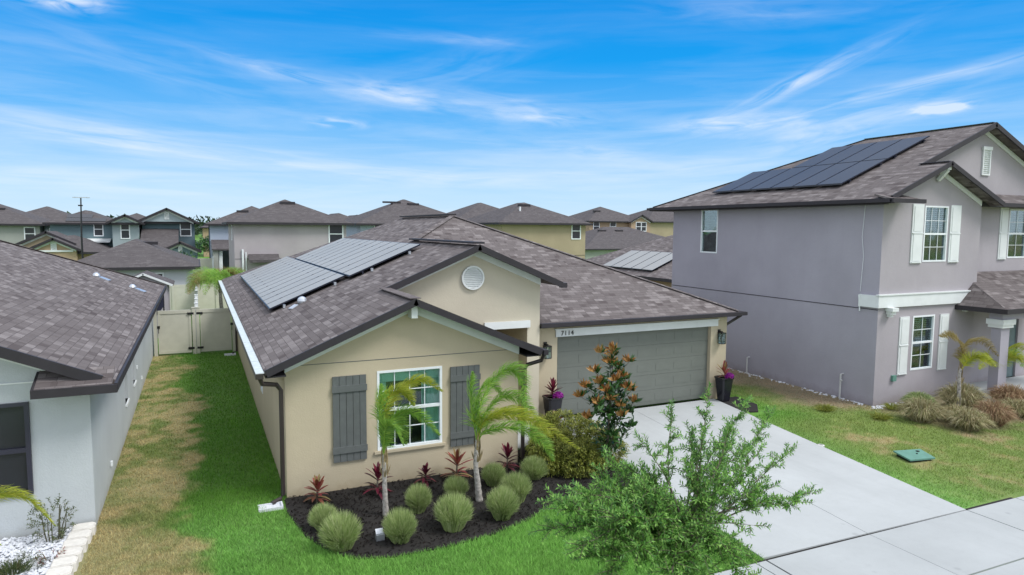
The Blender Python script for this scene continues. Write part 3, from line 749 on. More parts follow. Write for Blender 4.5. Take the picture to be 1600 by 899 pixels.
# garage door: four rows of raised panels
g = MB(); g.box(9.05,16.44,0.04,14.56,16.47,2.36)
for r in range(5):
    z0 = .05+r*.462; g.box(9.06,16.425,z0,14.55,16.4395,z0+.456)
    for c_ in range(8):
        x0 = 9.14+c_*.682; g.box(x0,16.419,z0+.11,x0+.57,16.4248,z0+.34)
gd = g.build('garage_door', 'garage_grey', H)
MB().box(11.6,16.39,.30,12.0,16.41,.33).build('door_handle', 'garage_grey', gd)
m = MB().slab([(8.98,16.25,2.56),(14.80,16.25,2.56),(14.80,16.298,2.56),(8.98,16.298,2.56)], .20)
m.box(8.94,16.235,2.56,14.84,16.298,2.585)
hd = m.build('garage_header', 'white_trim', H)
def text_mesh(body, size, loc, mat, parent, rot=(R(90),0,0), ext=.006):
    cu = bpy.data.curves.new('house_number', 'FONT'); cu.body = body; cu.size = size; cu.extrude = ext; cu.space_character = 1.12
    tmp = bpy.data.objects.new('tmp', cu); col.objects.link(tmp)
    bpy.context.view_layer.update()
    me = bpy.data.meshes.new_from_object(tmp); bpy.data.objects.remove(tmp); me.name = 'house_number'
    me.transform(Matrix.Translation(Vector(loc)-Vector(ORG[parent.name])) @ Matrix.Rotation(rot[2], 4, 'Z') @ Matrix.Rotation(rot[0], 4, 'X'))
    me.materials.clear(); me.materials.append(MATS[mat]); o = bpy.data.objects.new('house_number', me); col.objects.link(o); o.parent = parent; return o
text_mesh('7114', .19, (9.13,16.24,2.395), 'black_metal', H)
# wall lanterns
for x0 in (8.66, 14.88):
    m = MB(); y0 = 16.295; z0 = 1.80; w2 = .085
    m.box(x0-.05,y0-.02,z0+.14,x0+.05,y0,z0+.44); m.box(x0-w2-.01,y0-.23,z0+.33,x0+w2+.01,y0-.05,z0+.36); m.box(x0-.02,y0-.16,z0+.36,x0+.02,y0-.02,z0+.40); m.box(x0-w2,y0-.225,z0,x0+w2,y0-.055,z0+.02)
    for sx in (-1,1):
        for yy in (y0-.22, y0-.06): m.box(x0+sx*w2-.008,yy-.006,z0+.02,x0+sx*w2+.008,yy+.008,z0+.33)
    lt = m.build('wall_lantern', 'black_metal', H)
    MB().box(x0-w2+.012,y0-.212,z0+.022,x0+w2-.012,y0-.072,z0+.328).build('lantern_glass', 'glass', lt)
    MB().tube([(x0,y0-.14,z0+.02),(x0,y0-.14,z0+.17)], .016).build('bulb', 'lamp_glass', lt)
# downspouts
m = MB().tube([(.98,13.1,2.55),(1.02,13.14,2.44),(1.30,13.40,2.34),(1.38,13.42,2.22),(1.38,13.42,.14),(1.32,13.38,.08),(1.16,13.28,.06)], .045, 10); m.build('downspout', 'downspout_brown', H)
m = MB().tube([(.98,30.2,2.55),(1.30,30.3,2.35),(1.38,30.3,2.2),(1.38,30.3,.12),(1.2,30.2,.06)], .045, 8); m.build('downspout', 'downspout_brown', H)
m = MB().tube([(6.95,13.12,2.57),(6.93,13.2,2.42),(6.68,13.42,2.30),(6.60,13.45,2.15),(6.60,13.45,.16),(6.66,13.40,.08),(7.25,13.05,.06)], .045, 10); m.build('downspout', 'downspout_brown', H)
m = MB().tube([(15.6,16.1,2.68),(15.45,16.3,2.5),(15.28,16.42,2.35),(15.26,16.45,2.2),(15.26,16.45,.1)], .045, 8); m.build('downspout', 'downspout_brown', H)
# solar arrays: thirteen lower panels, eleven upper
def solar(parent, zf, x0, x1, ya, n, pitch, mat, off=.13, gap=.05, label=None):
    """panels standing on edge side by side up a plane that rises with x"""
    nrm = Vector((-S, 0, 1)).normalized()*off
    P_ = lambda x, y, d=0: (x+nrm.x+nrm.x/off*d, y, zf(x)+nrm.z+nrm.z/off*d)
    fr = MB(); yb = ya+n*pitch
    for xx in (x0+.35, x1-.35): fr.bar(P_(xx, ya-.04, -.06), P_(xx, yb+.04, -.06), .04, .05)
    for xx in (x0+.35, x1-.35):
        y = ya+.05
        while y < yb: fr.bar(P_(xx, y, -.04), (xx, y, zf(xx)+.005), .04, .06); y += 1.3
    fr.bar(P_(x0-.005, ya, -.02), P_(x0-.005, yb, -.02), .02, .05)
    a = fr.build('solar_array', 'solar_frame', parent)
    if label: a['label'] = label
    for i in range(n):
        y0, y1 = ya+i*pitch+gap/2, ya+(i+1)*pitch-gap/2; q = MB()
        q.slab([P_(x0,y0), P_(x1,y0), P_(x1,y1), P_(x0,y1)], .038)
        pn = q.build('solar_panel', 'solar_frame', a)
        c = MB().poly([P_(x0+.02,y0+.014,.003), P_(x1-.02,y0+.014,.003), P_(x1-.02,y1-.014,.003), P_(x0+.02,y1-.014,.003)])
        # glass face belongs to the panel mesh as a second material slot
        me = pn.data; bm_v = len(me.vertices)
        org = np.array(ORG[pn.name], dtype=np.float32)
        V_ = [tuple(vv.co) for vv in me.vertices]+[tuple(np.array(p)-org) for p in c.v]; F_ = [tuple(p.vertices) for p in me.polygons]+[tuple(k_+bm_v for k_ in c.f[0])]
        n2 = bpy.data.meshes.new('solar_panel'); n2.from_pydata([tuple(map(float, p)) for p in V_], [], F_); n2.update(); uv_auto(n2)
        n2.materials.append(MATS['solar_frame']); n2.materials.append(MATS[mat]); n2.polygons[len(F_)-1].material_index = 1
        pn.data = n2
    cl = MB()
    for i in range(1, n):
        for xx in (x0+.42, x1-.42): cl.bar(P_(xx-.035, ya+i*pitch, .006), P_(xx+.035, ya+i*pitch, .006), .03, .012)
    cl.build('panel_clamp', 'solar_frame', a)
    return a
solar(H, LZ, 1.80, 3.86, 19.45, 13, 1.05, 'solar_cell_sheen', label='lower row of solar panels near the eave')
solar(H, LZ, 3.90, 5.98, 19.0, 11, 1.05, 'solar_cell_sheen', label='upper row of solar panels')
m = MB()    # hooded roof vent, pipe brackets along the lower edge
m.lathe((2.55,18.95,LZ(2.55)-.02), [(.12,0),(.13,.06),(.11,.13),(.06,.17),(.01,.185)], 14); m.bar((2.38,18.8,LZ(2.38)+.03),(2.2,18.62,LZ(2.2)+.02), .14, .02); m.build('roof_vent', 'aluminium', H)
for (x, y) in ((2.12,19.3),(3.5,19.28),(4.45,18.85),(5.55,18.85)):
    m = MB().box(x-.03,y-.05,LZ(x)+.01,x+.03,y+.03,LZ(x)+.10); m.box(x-.01,y-.08,LZ(x)+.01,x+.01,y+.05,LZ(x)+.03); m.build('rail_foot', 'aluminium', H)

# splash blocks
for (x, y, r_, lb) in ((1.16,13.18,0, 'white concrete splash block under the brown downspout at the near corner of the tan house'), (1.15,30.1,.3, 'pale splash block under the downspout beside the vinyl gate')):
    s_ = MB(); s_.box(x-.26,y-.13,0.0,x+.18,y+.13,.035); s_.box(x-.26,y-.13,.035,x+.18,y-.10,.06); s_.box(x-.26,y+.10,.035,x+.18,y+.13,.06); s_.box(x+.15,y-.10,.035,x+.18,y+.10,.075)
    tag(s_.build('splash_block', 'stone_white'), lb, 'splash block', 'splash blocks under the downspouts')

# ================================================================== PALE HOUSE AT LEFT
S3 = .43
def RZ(x): return 2.72+S3*(-1.35-x)
H2 = thing('house', 'pale grey stucco house cut by the left edge with a dark covered window', 'house', (-1.78, 13.57, 0))
m = MB()
wall(m, 'y', 13.57, -12, -1.78, 0, 2.74, [(-4.35,.78,-2.66,2.38)])
m.poly([(-12,13.57,2.74),(-1.78,13.57,2.74),(-1.78,13.57,RZ(-1.78)-.1),(-7.0,13.57,RZ(-7)-.1),(-12,13.57,RZ(-2)-.1)])
wall(m, 'x', -1.78, 13.57, 33.0, 0, 2.82, [(19.45,.80,20.15,2.28),(21.85,.80,22.5,2.28)], out=1, reveal=.2)
wall(m, 'y', 33.0, -12, -1.78, 0, 2.82, [], out=1); wall(m, 'x', -12.0, 13.57, 33.0, 0, 2.82, [], out=-1)
m.build('wall', 'stucco_pale', H2)
m = MB()
m.slab([(-7.0,13.2,RZ(-7)), (-1.35,13.2,2.72), (-1.35,33.5,2.72), (-7.0,27.85,RZ(-7))], .1)
m.slab([(-12.65,13.2,2.72), (-7.0,13.2,RZ(-7)), (-7.0,27.85,RZ(-7)), (-12.65,33.5,2.72)], .1)
m.slab([(-1.35,33.5,2.72), (-12.65,33.5,2.72), (-7.0,27.85,RZ(-7))], .1)
rf = m.build('roof', 'shingle', H2)
m = MB(); m.slab([(-2.48,13.55,2.90),(-2.48,13.0,2.70),(-1.38,13.0,2.70),(-1.38,13.55,2.90)], .05)
m.build('eave_return', 'shingle', H2)
m = MB(); cap(m, (-1.4,33.45,2.74), (-7.0,27.85,RZ(-7))); m.build('ridge_cap', 'shingle', rf)
m = MB()
m.bar((-7.0,13.17,RZ(-7)+.015),(-1.52,13.17,RZ(-1.52)+.015), .05, .17, True)
m.bar((-2.52,12.98,2.685),(-1.30,12.98,2.685), .06, .14, True); m.bar((-2.50,12.99,2.685),(-2.50,13.56,2.885), .05, .14, True); m.bar((-1.32,12.98,2.705),(-1.32,33.5,2.705), .05, .15, True)
m.build('fascia', 'fascia_dark', H2)
m = MB(); m.slab([(-7.0,13.567,RZ(-7)-.10),(-2.0,13.567,RZ(-2)-.10),(-2.0,13.54,RZ(-2)-.10),(-7.0,13.54,RZ(-7)-.10)], .2); m.box(-7,13.55,2.70,-2.49,13.567,2.725)
m.build('frieze_board', 'white_trim', H2)
MB().box(-1.77,13.6,2.56,-1.36,33.4,2.58).build('soffit', 'white_trim', H2)
m = MB(); m.box(-4.35,13.52,.78,-2.66,13.56,.84); m.box(-4.35,13.52,2.32,-2.66,13.56,2.38); m.box(-2.73,13.52,.84,-2.66,13.56,2.32); m.box(-4.35,13.525,1.52,-2.73,13.565,1.60)
wf = m.build('window', 'fascia_navy', H2, label='window behind a dark cover')
m = MB(); m.box(-4.3,13.585,.84,-2.7,13.60,1.53); m.box(-4.3,13.585,1.59,-2.7,13.60,2.33); m.build('window_cover', 'screen_dark', wf)
for (a, b) in ((19.45,20.15),(21.85,22.5)):
    m = MB(); m.box(-1.975,a-.02,.78,-1.96,b+.02,2.3); fo = m.build('window', 'utility_green' if False else 'shutter_grey', H2); MB().box(-1.86,a,.74,-1.74,b,.80).build('sill', 'white_vinyl', fo)  # dark grey pane colour stands for the shade in the recess
for (x, y) in ((-3.29,27.9),(-2.2,28.2)):
    m = MB().lathe((x,y,RZ(x)-.02), [(.12,0),(.13,.05),(.10,.11),(.05,.15),(.01,.16)], 14); m.bar((x+.12,y-.05,RZ(x+.12)+.03),(x+.42,y-.14,RZ(x+.42)+.03), .26, .03); m.build('roof_vent', 'aluminium', H2)
for (y, z) in ((22.9,1.05),(15.9,.35),(24.5,.4)): MB().box(-1.775,y,z,-1.735,y+.07,z+.10).build('wall_outlet', 'white_vinyl', H2)

# ================================================================== MAUVE TWO STOREY HOUSE
SM = .42; PX = 18.25; PZ = 6.33
def MZ(x): return PZ+SM*(x-PX)
H3 = thing('house', 'mauve grey two storey house with white shutters and a solar array at right', 'house', (18.7, 13.66, 0))
m = MB()
wall(m, 'x', 18.7, 13.66, 23.5, 0, 6.45, [(20.75,4.45,21.72,6.2)], out=-1)
wall(m, 'y', 23.5, 18.7, 31.0, 0, 6.45, [], out=1)
sd_o = m.build('side_wall', 'stucco_mauve_shaded', H3)
m = MB()
W1 = [(20.62,4.42,21.78,6.18),(20.35,.98,21.42,2.72)]
wall(m, 'y', 13.66, 18.7, 23.5, 0, 6.40, [W1[0], (20.35,.98,21.42,2.72)])
m.poly([(18.7,13.66,6.40),(23.5,13.66,6.40),(23.5,13.66,6.44),(21.1,13.66,7.44),(18.7,13.66,6.44)])
wall(m, 'x', 23.5, 13.66, 14.3, 0, 6.4, [], out=1)
wall(m, 'y', 14.3, 23.5, 31.0, 2.9, 6.45, [(26.25,4.45,27.4,6.2)]); wall(m, 'y', 14.3, 23.5, 31.0, 0, 2.9, [(26.3,0,27.3,2.2)])
wall(m, 'x', 31.0, 14.3, 23.5, 0, 6.45, [], out=1)
zg = lambda x: MZ(x) if x < 24.85 else 2*MZ(24.85)-MZ(x)
zg2 = lambda x: MZ(24.85)-SM*(abs(x-24.85))
m.poly([(21.6,14.55,6.6),(28.1,14.55,6.6),(28.1,14.55,zg2(28.1)-.06),(24.85,14.55,9.02),(21.6,14.55,zg2(21.6)-.06)])
m.build('front_wall', 'stucco_mauve', H3)
for (y0, z) in ((13.7, 2.98),):
    MB().box(18.688,13.67,2.97,18.699,23.45,2.99).build('stucco_joint', 'fascia_dark', H3)
m = MB()
ml = lambda x, y: (x, y, MZ(x))
# left slope, hip at the back, right slope
m.slab([ml(18.25,13.25), ml(21.1,13.25), ml(21.1,14.2), ml(24.85,14.2), ml(24.85,19.1), ml(18.25,24.5)][::1], .12)
m.slab([(24.85,14.2,MZ(24.85)), (31.45,14.2,PZ), (31.45,24.5,PZ), (24.85,19.1,MZ(24.85))], .12)
m.slab([(31.45,24.5,PZ), (18.25,24.5,PZ), (24.85,19.1,MZ(24.85))], .12)
# small front gable: right slope and the pent roof to its right
m.slab([(21.1,13.25,MZ(21.1)), (23.95,13.25,PZ), (23.95,14.6,PZ), (21.1,14.6,MZ(21.1))], .1)
m.slab([(23.7,13.8,6.36), (31.4,13.8,6.36), (31.4,14.56,6.72), (23.7,14.56,6.72)], .08)
rf = m.build('roof', 'shingle', H3)
for a_, b_ in (((24.85,14.2,MZ(24.85)),(24.85,19.1,MZ(24.85))), ((24.85,19.1,MZ(24.85)),(18.3,24.45,PZ+.02)), ((21.1,13.25,MZ(21.1)),(21.1,14.2,MZ(21.1)))):
    m = MB(); cap(m, a_, b_); m.build('ridge_cap', 'fascia_navy', rf)
m = MB()
gable_fascia(m, 18.42, 21.1, 23.95, PZ+.07, MZ(21.1), 13.22, .14, z1=PZ)
m.bar((21.0,14.16,zg2(21.0)+.015),(24.85,14.16,MZ(24.85)+.015), .06, .16, True).bar((24.85,14.16,MZ(24.85)+.015),(28.7,14.16,zg2(28.7)+.015), .06, .16, True)
m.bar((23.7,13.78,6.365),(31.45,13.78,6.365), .06, .15, True)
m.bar((18.22,13.0,PZ),(18.22,24.55,PZ), .06, .15, True); m.bar((18.22,24.53,PZ),(31.45,24.53,PZ), .06, .15, True)
m.build('fascia', 'fascia_dark', H3)
m = MB(); m.box(18.08,12.98,PZ-.12,18.18,24.6,PZ-.02); m.box(18.08,12.92,PZ-.13,19.55,13.02,PZ-.01); m.box(23.55,13.66,6.23,31.4,13.745,6.34)
m.build('gutter', 'fascia_dark', H3)
m = MB().slab([(18.2,13.03,PZ-.01),(19.5,13.03,PZ-.01),(19.5,13.62,PZ+.14),(18.2,13.62,PZ+.14)], .05); m.build('eave_return', 'shingle', H3)
m = MB()
frieze(m, 19.35, 21.1, 23.45, MZ(19.35)-.14, MZ(21.1)-.14, 13.657, .15, z1=MZ(18.75)-.16)
m.build('frieze_board', 'white_trim', H3); m = MB()
frieze(m, 21.8, 24.85, 28.0, zg2(21.8)-.14, MZ(24.85)-.14, 14.547, .17, z1=zg2(28.0)-.14)
m.build('frieze_board', 'white_trim', H3)
m = MB().slab([(21.02,13.28,7.38),(21.2,13.28,7.38),(21.2,13.62,7.38),(21.02,13.62,7.38)], .10); m.bar((21.11,13.34,7.28),(21.11,13.62,6.98), .12, .10); m.build('bracket', 'white_trim', H3)
MB().box(18.25,13.5,PZ-.16,18.69,24.4,PZ-.14).build('soffit', 'fascia_dark', H3)
m = MB(); m.box(18.60,13.58,3.05,23.55,13.657,3.42); m.box(18.60,13.658,3.05,18.697,14.27,3.42); m.box(18.57,13.55,3.42,23.58,13.66,3.46); m.build('belt_board', 'white_trim', H3)
for x in (19.15, 22.85):
    m = MB().box(x-.14,13.40,2.94,x+.14,13.65,3.048); m.box(x-.10,13.46,2.84,x+.10,13.65,2.94); m.box(x-.06,13.52,2.76,x+.06,13.65,2.84); m.build('corbel', 'white_trim', H3)
window(H3, 'y', 13.66, W1[0], grid=(3,2), inside='halfblind'); window(H3, 'y', 13.66, (20.35,.98,21.42,2.72), grid=(2,2), inside='halfblind')
window(H3, 'y', 14.3, (26.25,4.45,27.4,6.2), grid=(2,2), inside='halfblind'); window(H3, 'x', 18.7, (20.75,4.45,21.72,6.2), grid=None, inside='halfblind')
def panel_shutter(parent, x0, x1, z0, z1, y):
    m = MB(); m.box(x0,y-.03,z0,x1,y-.002,z1); zm = z0+(z1-z0)*.52; e = .07
    for (a, b) in ((z0+e, zm-e/2), (zm+e/2, z1-e)):
        m.box(x0+e,y-.044,a,x1-e,y-.0302,b)
    m.box(x0+.01,y-.06,zm-.03,x1-.01,y-.0302,zm-.005); m.box(x0+.03,y-.06,z0+.02,x1-.03,y-.0302,z0+.045)
    m.build('shutter', 'white_trim', parent)
for a in ((20.02,20.54,4.38,6.22,13.66),(21.88,22.40,4.38,6.22,13.66),(19.72,20.16,.88,2.72,13.66),(21.68,22.12,.88,2.72,13.66),(25.68,26.16,4.40,6.24,14.3),(27.5,28.0,4.40,6.24,14.3)): panel_shutter(H3, *a)
louver_vent(H3, 24.85, 25.30, 7.35, 8.22, 14.55)
m = MB()     # porch roof, beam, pier
m.slab([(22.6,12.2,2.98),(29.0,12.2,2.98),(27.8,14.25,4.0),(23.6,14.25,4.0)], .1); m.slab([(22.6,12.2,2.98),(23.6,14.25,4.0),(23.52,14.25,3.9),(22.4,14.25,2.98)], .06)
m.slab([(24.6,12.0,3.0),(25.8,12.0,3.5),(25.8,13.5,3.5),(24.6,13.5,3.0)], .08); m.slab([(25.8,12.0,3.5),(27.0,12.0,3.0),(27.0,13.5,3.0),(25.8,13.5,3.5)], .08)
pr = m.build('porch_roof', 'shingle', H3)
m = MB(); m.bar((22.55,12.17,2.99),(29.05,12.17,2.99), .06, .15, True); m.bar((22.4,14.25,2.99),(22.58,12.17,2.99), .06, .15, True); m.build('fascia', 'fascia_dark', pr)
m = MB(); m.box(22.9,12.45,2.62,28.8,12.85,2.86); m.box(22.95,12.5,.30,23.4,12.8,2.35); m.build('porch_pier', 'stucco_mauve_shaded', H3)
m = MB(); m.box(22.88,12.43,2.35,23.47,12.87,2.45); m.box(22.84,12.39,2.45,23.51,12.91,2.62); m.build('pier_capital', 'white_trim', H3); MB().box(22.85,12.4,0,23.5,12.9,.30).build('pier_base', 'white_trim', H3)
MB().box(22.2,12.3,0.0,29,14.29,.05).build('porch_floor', 'concrete', H3)
MB().box(26.32,14.36,.05,27.28,14.42,2.18).build('front_door', 'door_teal', H3)
solar(H3, MZ, 19.42, 21.58, 15.7, 6, 1.03, 'solar_cell_dark', label='lower row of dark solar panels')
solar(H3, MZ, 21.62, 23.8, 15.7, 4, 1.03, 'solar_cell_dark', label='upper row of dark solar panels')
m = MB().tube([(18.66,14.25,6.2),(18.655,14.30,5.2),(18.66,14.22,4.6),(18.655,14.27,3.5)], .006, 5); m.tube([(18.58,14.25,3.4),(18.65,14.25,2.9)], .02, 6); m.build('wall_cable', 'white_vinyl', H3)
m = MB()
for i in range(14):
    x = 18.6+i*.9
m.box(19.46,13.58,.72,19.62,13.658,.90); m.build('outlet_box', 'utility_green', H3)
for (y, z, w_) in ((14.75,.80,1), (18.8,.62,0)):
    m = MB().tube([(18.58,y,0),(18.58,y,z),(18.69,y,z)], .028, 8)
    if w_: m.tube([(18.58,y,.62),(18.50,y-.12,.62)], .022, 6)
    m.build('pipe', 'pvc', H3)
# light concrete crumbs along the footing
m = MB()
for _ in range(160):
    y = rnd(13.4, 22); x = 18.66-abs(random.gauss(0, .10)); r_ = rnd(.015,.05); m.lathe((x,y,0), [(r_,0),(r_*.8,r_*.5),(r_*.2,r_*.7)], 6)
for _ in range(70):
    x = rnd(18.4, 20.2); y = 13.62-abs(random.gauss(0,.12)); r_ = rnd(.015,.045); m.lathe((x,y,0), [(r_,0),(r_*.8,r_*.5),(r_*.2,r_*.7)], 6)
tag(m.build('gravel', 'stone_white'), 'pale stone crumbs scattered along the footing of the mauve house', 'gravel', kind='stuff')

# ================================================================== HOUSES BEHIND
def hip_roof(mb, x0, x1, y0, y1, ez, s_, oh=.45, th=.12):
    x0 -= oh; x1 += oh; y0 -= oh; y1 += oh; w_ = x1-x0; d_ = y1-y0; hw = min(w_, d_)/2; rz = ez+s_*hw; c = []
    if d_ >= w_: A = (x0+hw, y0+hw); B = (x0+hw, y1-hw)
    else: A = (x0+hw, y0+hw); B = (x1-hw, y0+hw)
    a = (*A, rz); b = (*B, rz); p = [(x0,y0,ez),(x1,y0,ez),(x1,y1,ez),(x0,y1,ez)]
    if d_ >= w_:
        mb.slab([p[0],p[1],a], th).slab([p[1],p[2],b,a], th).slab([p[2],p[3],b], th).slab([p[3],p[0],a,b], th)
    else:
        mb.slab([p[0],p[1],b,a], th).slab([p[1],p[2],b], th).slab([p[2],p[3],a,b], th).slab([p[3],p[0],a], th)
    return rz, A, B
def fascia_ring(mb, x0, x1, y0, y1, ez, oh=.45, h_=.17):
    x0 -= oh; x1 += oh; y0 -= oh; y1 += oh
    mb.box(x0-.05,y0-.05,ez-h_,x1+.05,y0,ez+.01).box(x0-.05,y1,ez-h_,x1+.05,y1+.05,ez+.01).box(x0-.05,y0,ez-h_,x0,y1,ez+.01).box(x1,y0,ez-h_,x1+.05,y1,ez+.01)
def gable_front(parent, x0, x1, ez, y, s_, wallmat, depth=3.0, vent=None, oh=.35, wall_z0=0.0, body=True):
    """a projecting front gable: wall, roof pair, dark rake and white frieze"""
    xm = (x0+x1)/2; rz = ez+s_*((x1-x0)/2+oh)
    m = MB(); zb = ez-.1
    m.poly([(x0,y,wall_z0),(x1,y,wall_z0),(x1,y,ez+s_*oh-.08),(xm,y,rz-.08),(x0,y,ez+s_*oh-.08)])
    m.poly([(x0,y,wall_z0),(x0,y,ez+.1),(x0,y+depth,ez+.1),(x0,y+depth,wall_z0)]); m.poly([(x1,y,wall_z0),(x1,y+depth,wall_z0),(x1,y+depth,ez+.1),(x1,y,ez+.1)])
    m.build('gable_wall', wallmat, parent)
    m = MB(); m.slab([(x0-oh,y-.35,ez),(xm,y-.35,rz),(xm,y+depth,rz),(x0-oh,y+depth,ez)], .1).slab([(xm,y-.35,rz),(x1+oh,y-.35,ez),(x1+oh,y+depth,ez),(xm,y+depth,rz)], .1)
    r_ = m.build('gable_roof', 'shingle_brown', parent)
    m = MB(); gable_fascia(m, x0-oh-.05, xm, x1+oh+.05, ez, rz+.02, y-.38, .2); m.build('fascia', 'fascia_dark', r_)
    m = MB(); frieze(m, x0, xm, x1, ez+s_*oh-.2, rz-.2, y-.01, .16); m.build('frieze_board', 'white_trim', parent)
    if vent: louver_vent(parent, xm-vent/2, xm+vent/2, rz-vent*2.6, rz-vent*1.1, y)
def far_house(label, x0, x1, y0, y1, ez, wallm, s_=.42, wins=(), sidewins=(), vents=(), joint=None, side=None, roofmat='shingle_brown', oh=.45, group='houses behind the back gardens'):
    h = thing('house', label, 'house', (x0, y0, 0), group)
    m = MB(); m.poly([(x0,y0,0),(x1,y0,0),(x1,y0,ez),(x0,y0,ez)]); m.poly([(x1,y0,0),(x1,y1,0),(x1,y1,ez),(x1,y0,ez)]); m.poly([(x1,y1,0),(x0,y1,0),(x0,y1,ez),(x1,y1,ez)])
    m.poly([(x0,y1,0),(x0,y0,0),(x0,y0,ez),(x0,y1,ez)])
    m.build('wall', wallm, h)
    m = MB(); rz, A, B = hip_roof(m, x0, x1, y0, y1, ez, s_, oh); r_ = m.build('roof', roofmat, h)
    m = MB(); fascia_ring(m, x0, x1, y0, y1, ez, oh); m.build('fascia', 'fascia_dark', r_)
    for (xc, zc, w_, hh) in wins: plain_window(h, 'y', y0, (xc-w_/2, zc-hh/2, xc+w_/2, zc+hh/2), -1)
    for (yc, zc, w_, hh) in sidewins: plain_window(h, 'x', x0, (yc-w_/2, zc-hh/2, yc+w_/2, zc+hh/2), -1)
    for (vx, vy) in vents:
        zz = min(rz, ez+s_*min(vx-x0+oh, x1+oh-vx, vy-y0+oh)); mm = MB(); mm.box(vx-.55,vy-.2,zz-.06,vx+.55,vy+.25,zz+.14); mm.build('roof_vent', 'fascia_dark', r_)
    if joint: MB().box(x0+.01,y0-.012,joint,x1-.01,y0-.002,joint+.03).build('stucco_joint', 'fascia_dark', h)
    return h
b = far_house('two storey rose grey stucco house with a small awning behind the solar roof', 2.45, 10.55, 53, 62.5, 5.68, 'stucco_rose', wins=[(9.75,4.85,.95,1.4)], vents=[(6.6,56.2)], joint=2.98, sidewins=[(56,4.9,.5,1.0)])
m = MB().slab([(3.4,52.05,2.95),(5.5,52.05,2.95),(5.5,52.98,3.35),(3.4,52.98,3.35)], .2); m.build('awning_roof', 'shingle_brown', b)
m = MB().box(3.9,52.94,.2,5.2,52.985,2.25); m.box(3.86,52.93,2.25,5.24,52.99,2.33); m.build('patio_door', 'screen_dark', b)
m = MB().tube([(3.0,52.9,0),(3.0,52.9,3.7)], .07, 6); m.tube([(3.22,52.9,0),(3.22,52.9,3.5)], .04, 6); m.build('drain_pipe', 'white_vinyl', b)
b = far_house('lavender grey two storey house further off, just left of the rose grey one', 1.15, 9.2, 70, 79, 5.6, 'stucco_blue', joint=None, vents=[(4.2,72.5)])
m = MB().slab([(1.2,67.4,3.3),(4.2,67.4,3.3),(4.2,69.98,4.1),(1.2,69.98,4.1)], .14); m.build('lanai_roof', 'shingle_brown', b)
m = MB(); m.box(1.3,67.6,0,1.75,69.95,3.2); m.box(2.9,67.6,0,4.1,69.95,3.2); m.build('lanai_wall', 'stucco_sage', b); MB().box(1.8,67.8,0,2.1,67.9,3.1).build('door_frame', 'white_vinyl', b)
# teal row
b = far_house('dark teal two storey house with a wide front gable and a low garage gable', -4.75, -.2, 74, 84, 5.75, 'stucco_deep_teal', wins=[(-.98,5.05,.85,1.2)])
gable_front(b, -4.9, -.25, 5.75, 73.4, .5, 'stucco_greyblue', 4.0, vent=.42, wall_z0=5.78)
gable_front(b, -2.9, .0, 3.0, 70.2, .5, 'stucco_teal', 4.0, vent=.35)
m = MB().slab([(-4.8,70.2,3.4),(-1.6,70.2,3.4),(-1.6,73.98,5.1),(-4.8,73.98,5.1)], .12); m.build('porch_roof', 'shingle_brown', b)
b = far_house('narrow pale grey blue two storey gable house between the two teal houses', -7.15, -4.95, 73, 83, 5.6, 'stucco_greyblue', wins=[(-6.1,4.95,.62,1.5)])
gable_front(b, -7.2, -4.9, 5.65, 72.6, .5, 'stucco_greyblue', 4.0, wall_z0=5.66)
b = far_house('teal two storey house with dark solar panels and a white awning', -12.6, -7.4, 76.5, 86, 5.6, 'stucco_teal', wins=[(-8.65,5.0,.65,1.2)])
solar_m = MB().slab([(-11.3,76.3,5.78),(-8.0,76.3,5.78),(-8.0,77.0,6.08),(-11.3,77.0,6.08)], .05); solar_m.slab([(-11.3,77.05,6.11),(-9.2,77.05,6.11),(-9.2,77.9,6.47),(-11.3,77.9,6.47)], .05); solar_m.build('solar_array', 'solar_cell_dark', b)
m = MB().slab([(-9.7,75.2,3.85),(-7.6,75.2,3.85),(-7.6,76.45,4.1),(-9.7,76.45,4.1)], .12); m.build('awning', 'white_trim', b)
b = far_house('sage grey two storey house at the far left edge', -26, -14.0, 80, 91, 5.45, 'stucco_sage', wins=[(-14.85,4.5,.75,1.15)], vents=[(-17.9,83)])
b = far_house('grey two storey wing set back beside the sage house at far left', -13.9, -12.7, 81.5, 91, 5.45, 'stucco_greyblue', oh=.2, wins=[(-13.2,4.5,.4,.9)])
b = far_house('brown roofed house at far left, seen over the sage house', -21, -12.5, 96, 106, 5.7, 'stucco_sage', vents=[])
b = far_house('low orange tan house with two front gables behind the metal mast', -13.5, -7.4, 69, 78, 3.05, 'stucco_orange_tan', .40)
gable_front(b, -12.6, -9.4, 3.3, 68.0, .5, 'stucco_orange_tan', 4.5, vent=.42)
gable_front(b, -13.6, -10.0, 3.75, 70.0, .5, 'stucco_ochre', 4.5)
MB().box(-12.3,67.90,3.1,-9.6,67.98,3.25).build('belt_board', 'white_trim', b)
b = far_house('low white house with a broad grey hip roof behind the gate', -6.9, -.35, 46, 55, 2.9, 'stucco_white', .43, wins=[(-2.35,2.2,.75,.5)], vents=[(-2.9,50.2)])
b = far_house('blue grey two storey house with a mast on its hip roof, beside the cream one', 13.4, 24.6, 61, 72, 5.72, 'stucco_blue', wins=[(14.9,5.2,.35,.8)], vents=[(19.6,65.2)])
m = MB().box(16.6,65.4,7.78,18.4,65.6,7.95); m.box(17.4,65.3,7.2,17.6,65.5,7.8); m.build('antenna', 'fascia_dark', b)
b = far_house('cream two storey house with a small front gable between rose grey and blue grey houses', 12.4, 17.2, 76, 86, 5.8, 'stucco_cream', wins=[(15.35,5.1,.6,1.4)])
gable_front(b, 14.9, 17.4, 5.95, 75.5, .5, 'stucco_cream', 4.0, wall_z0=5.7)
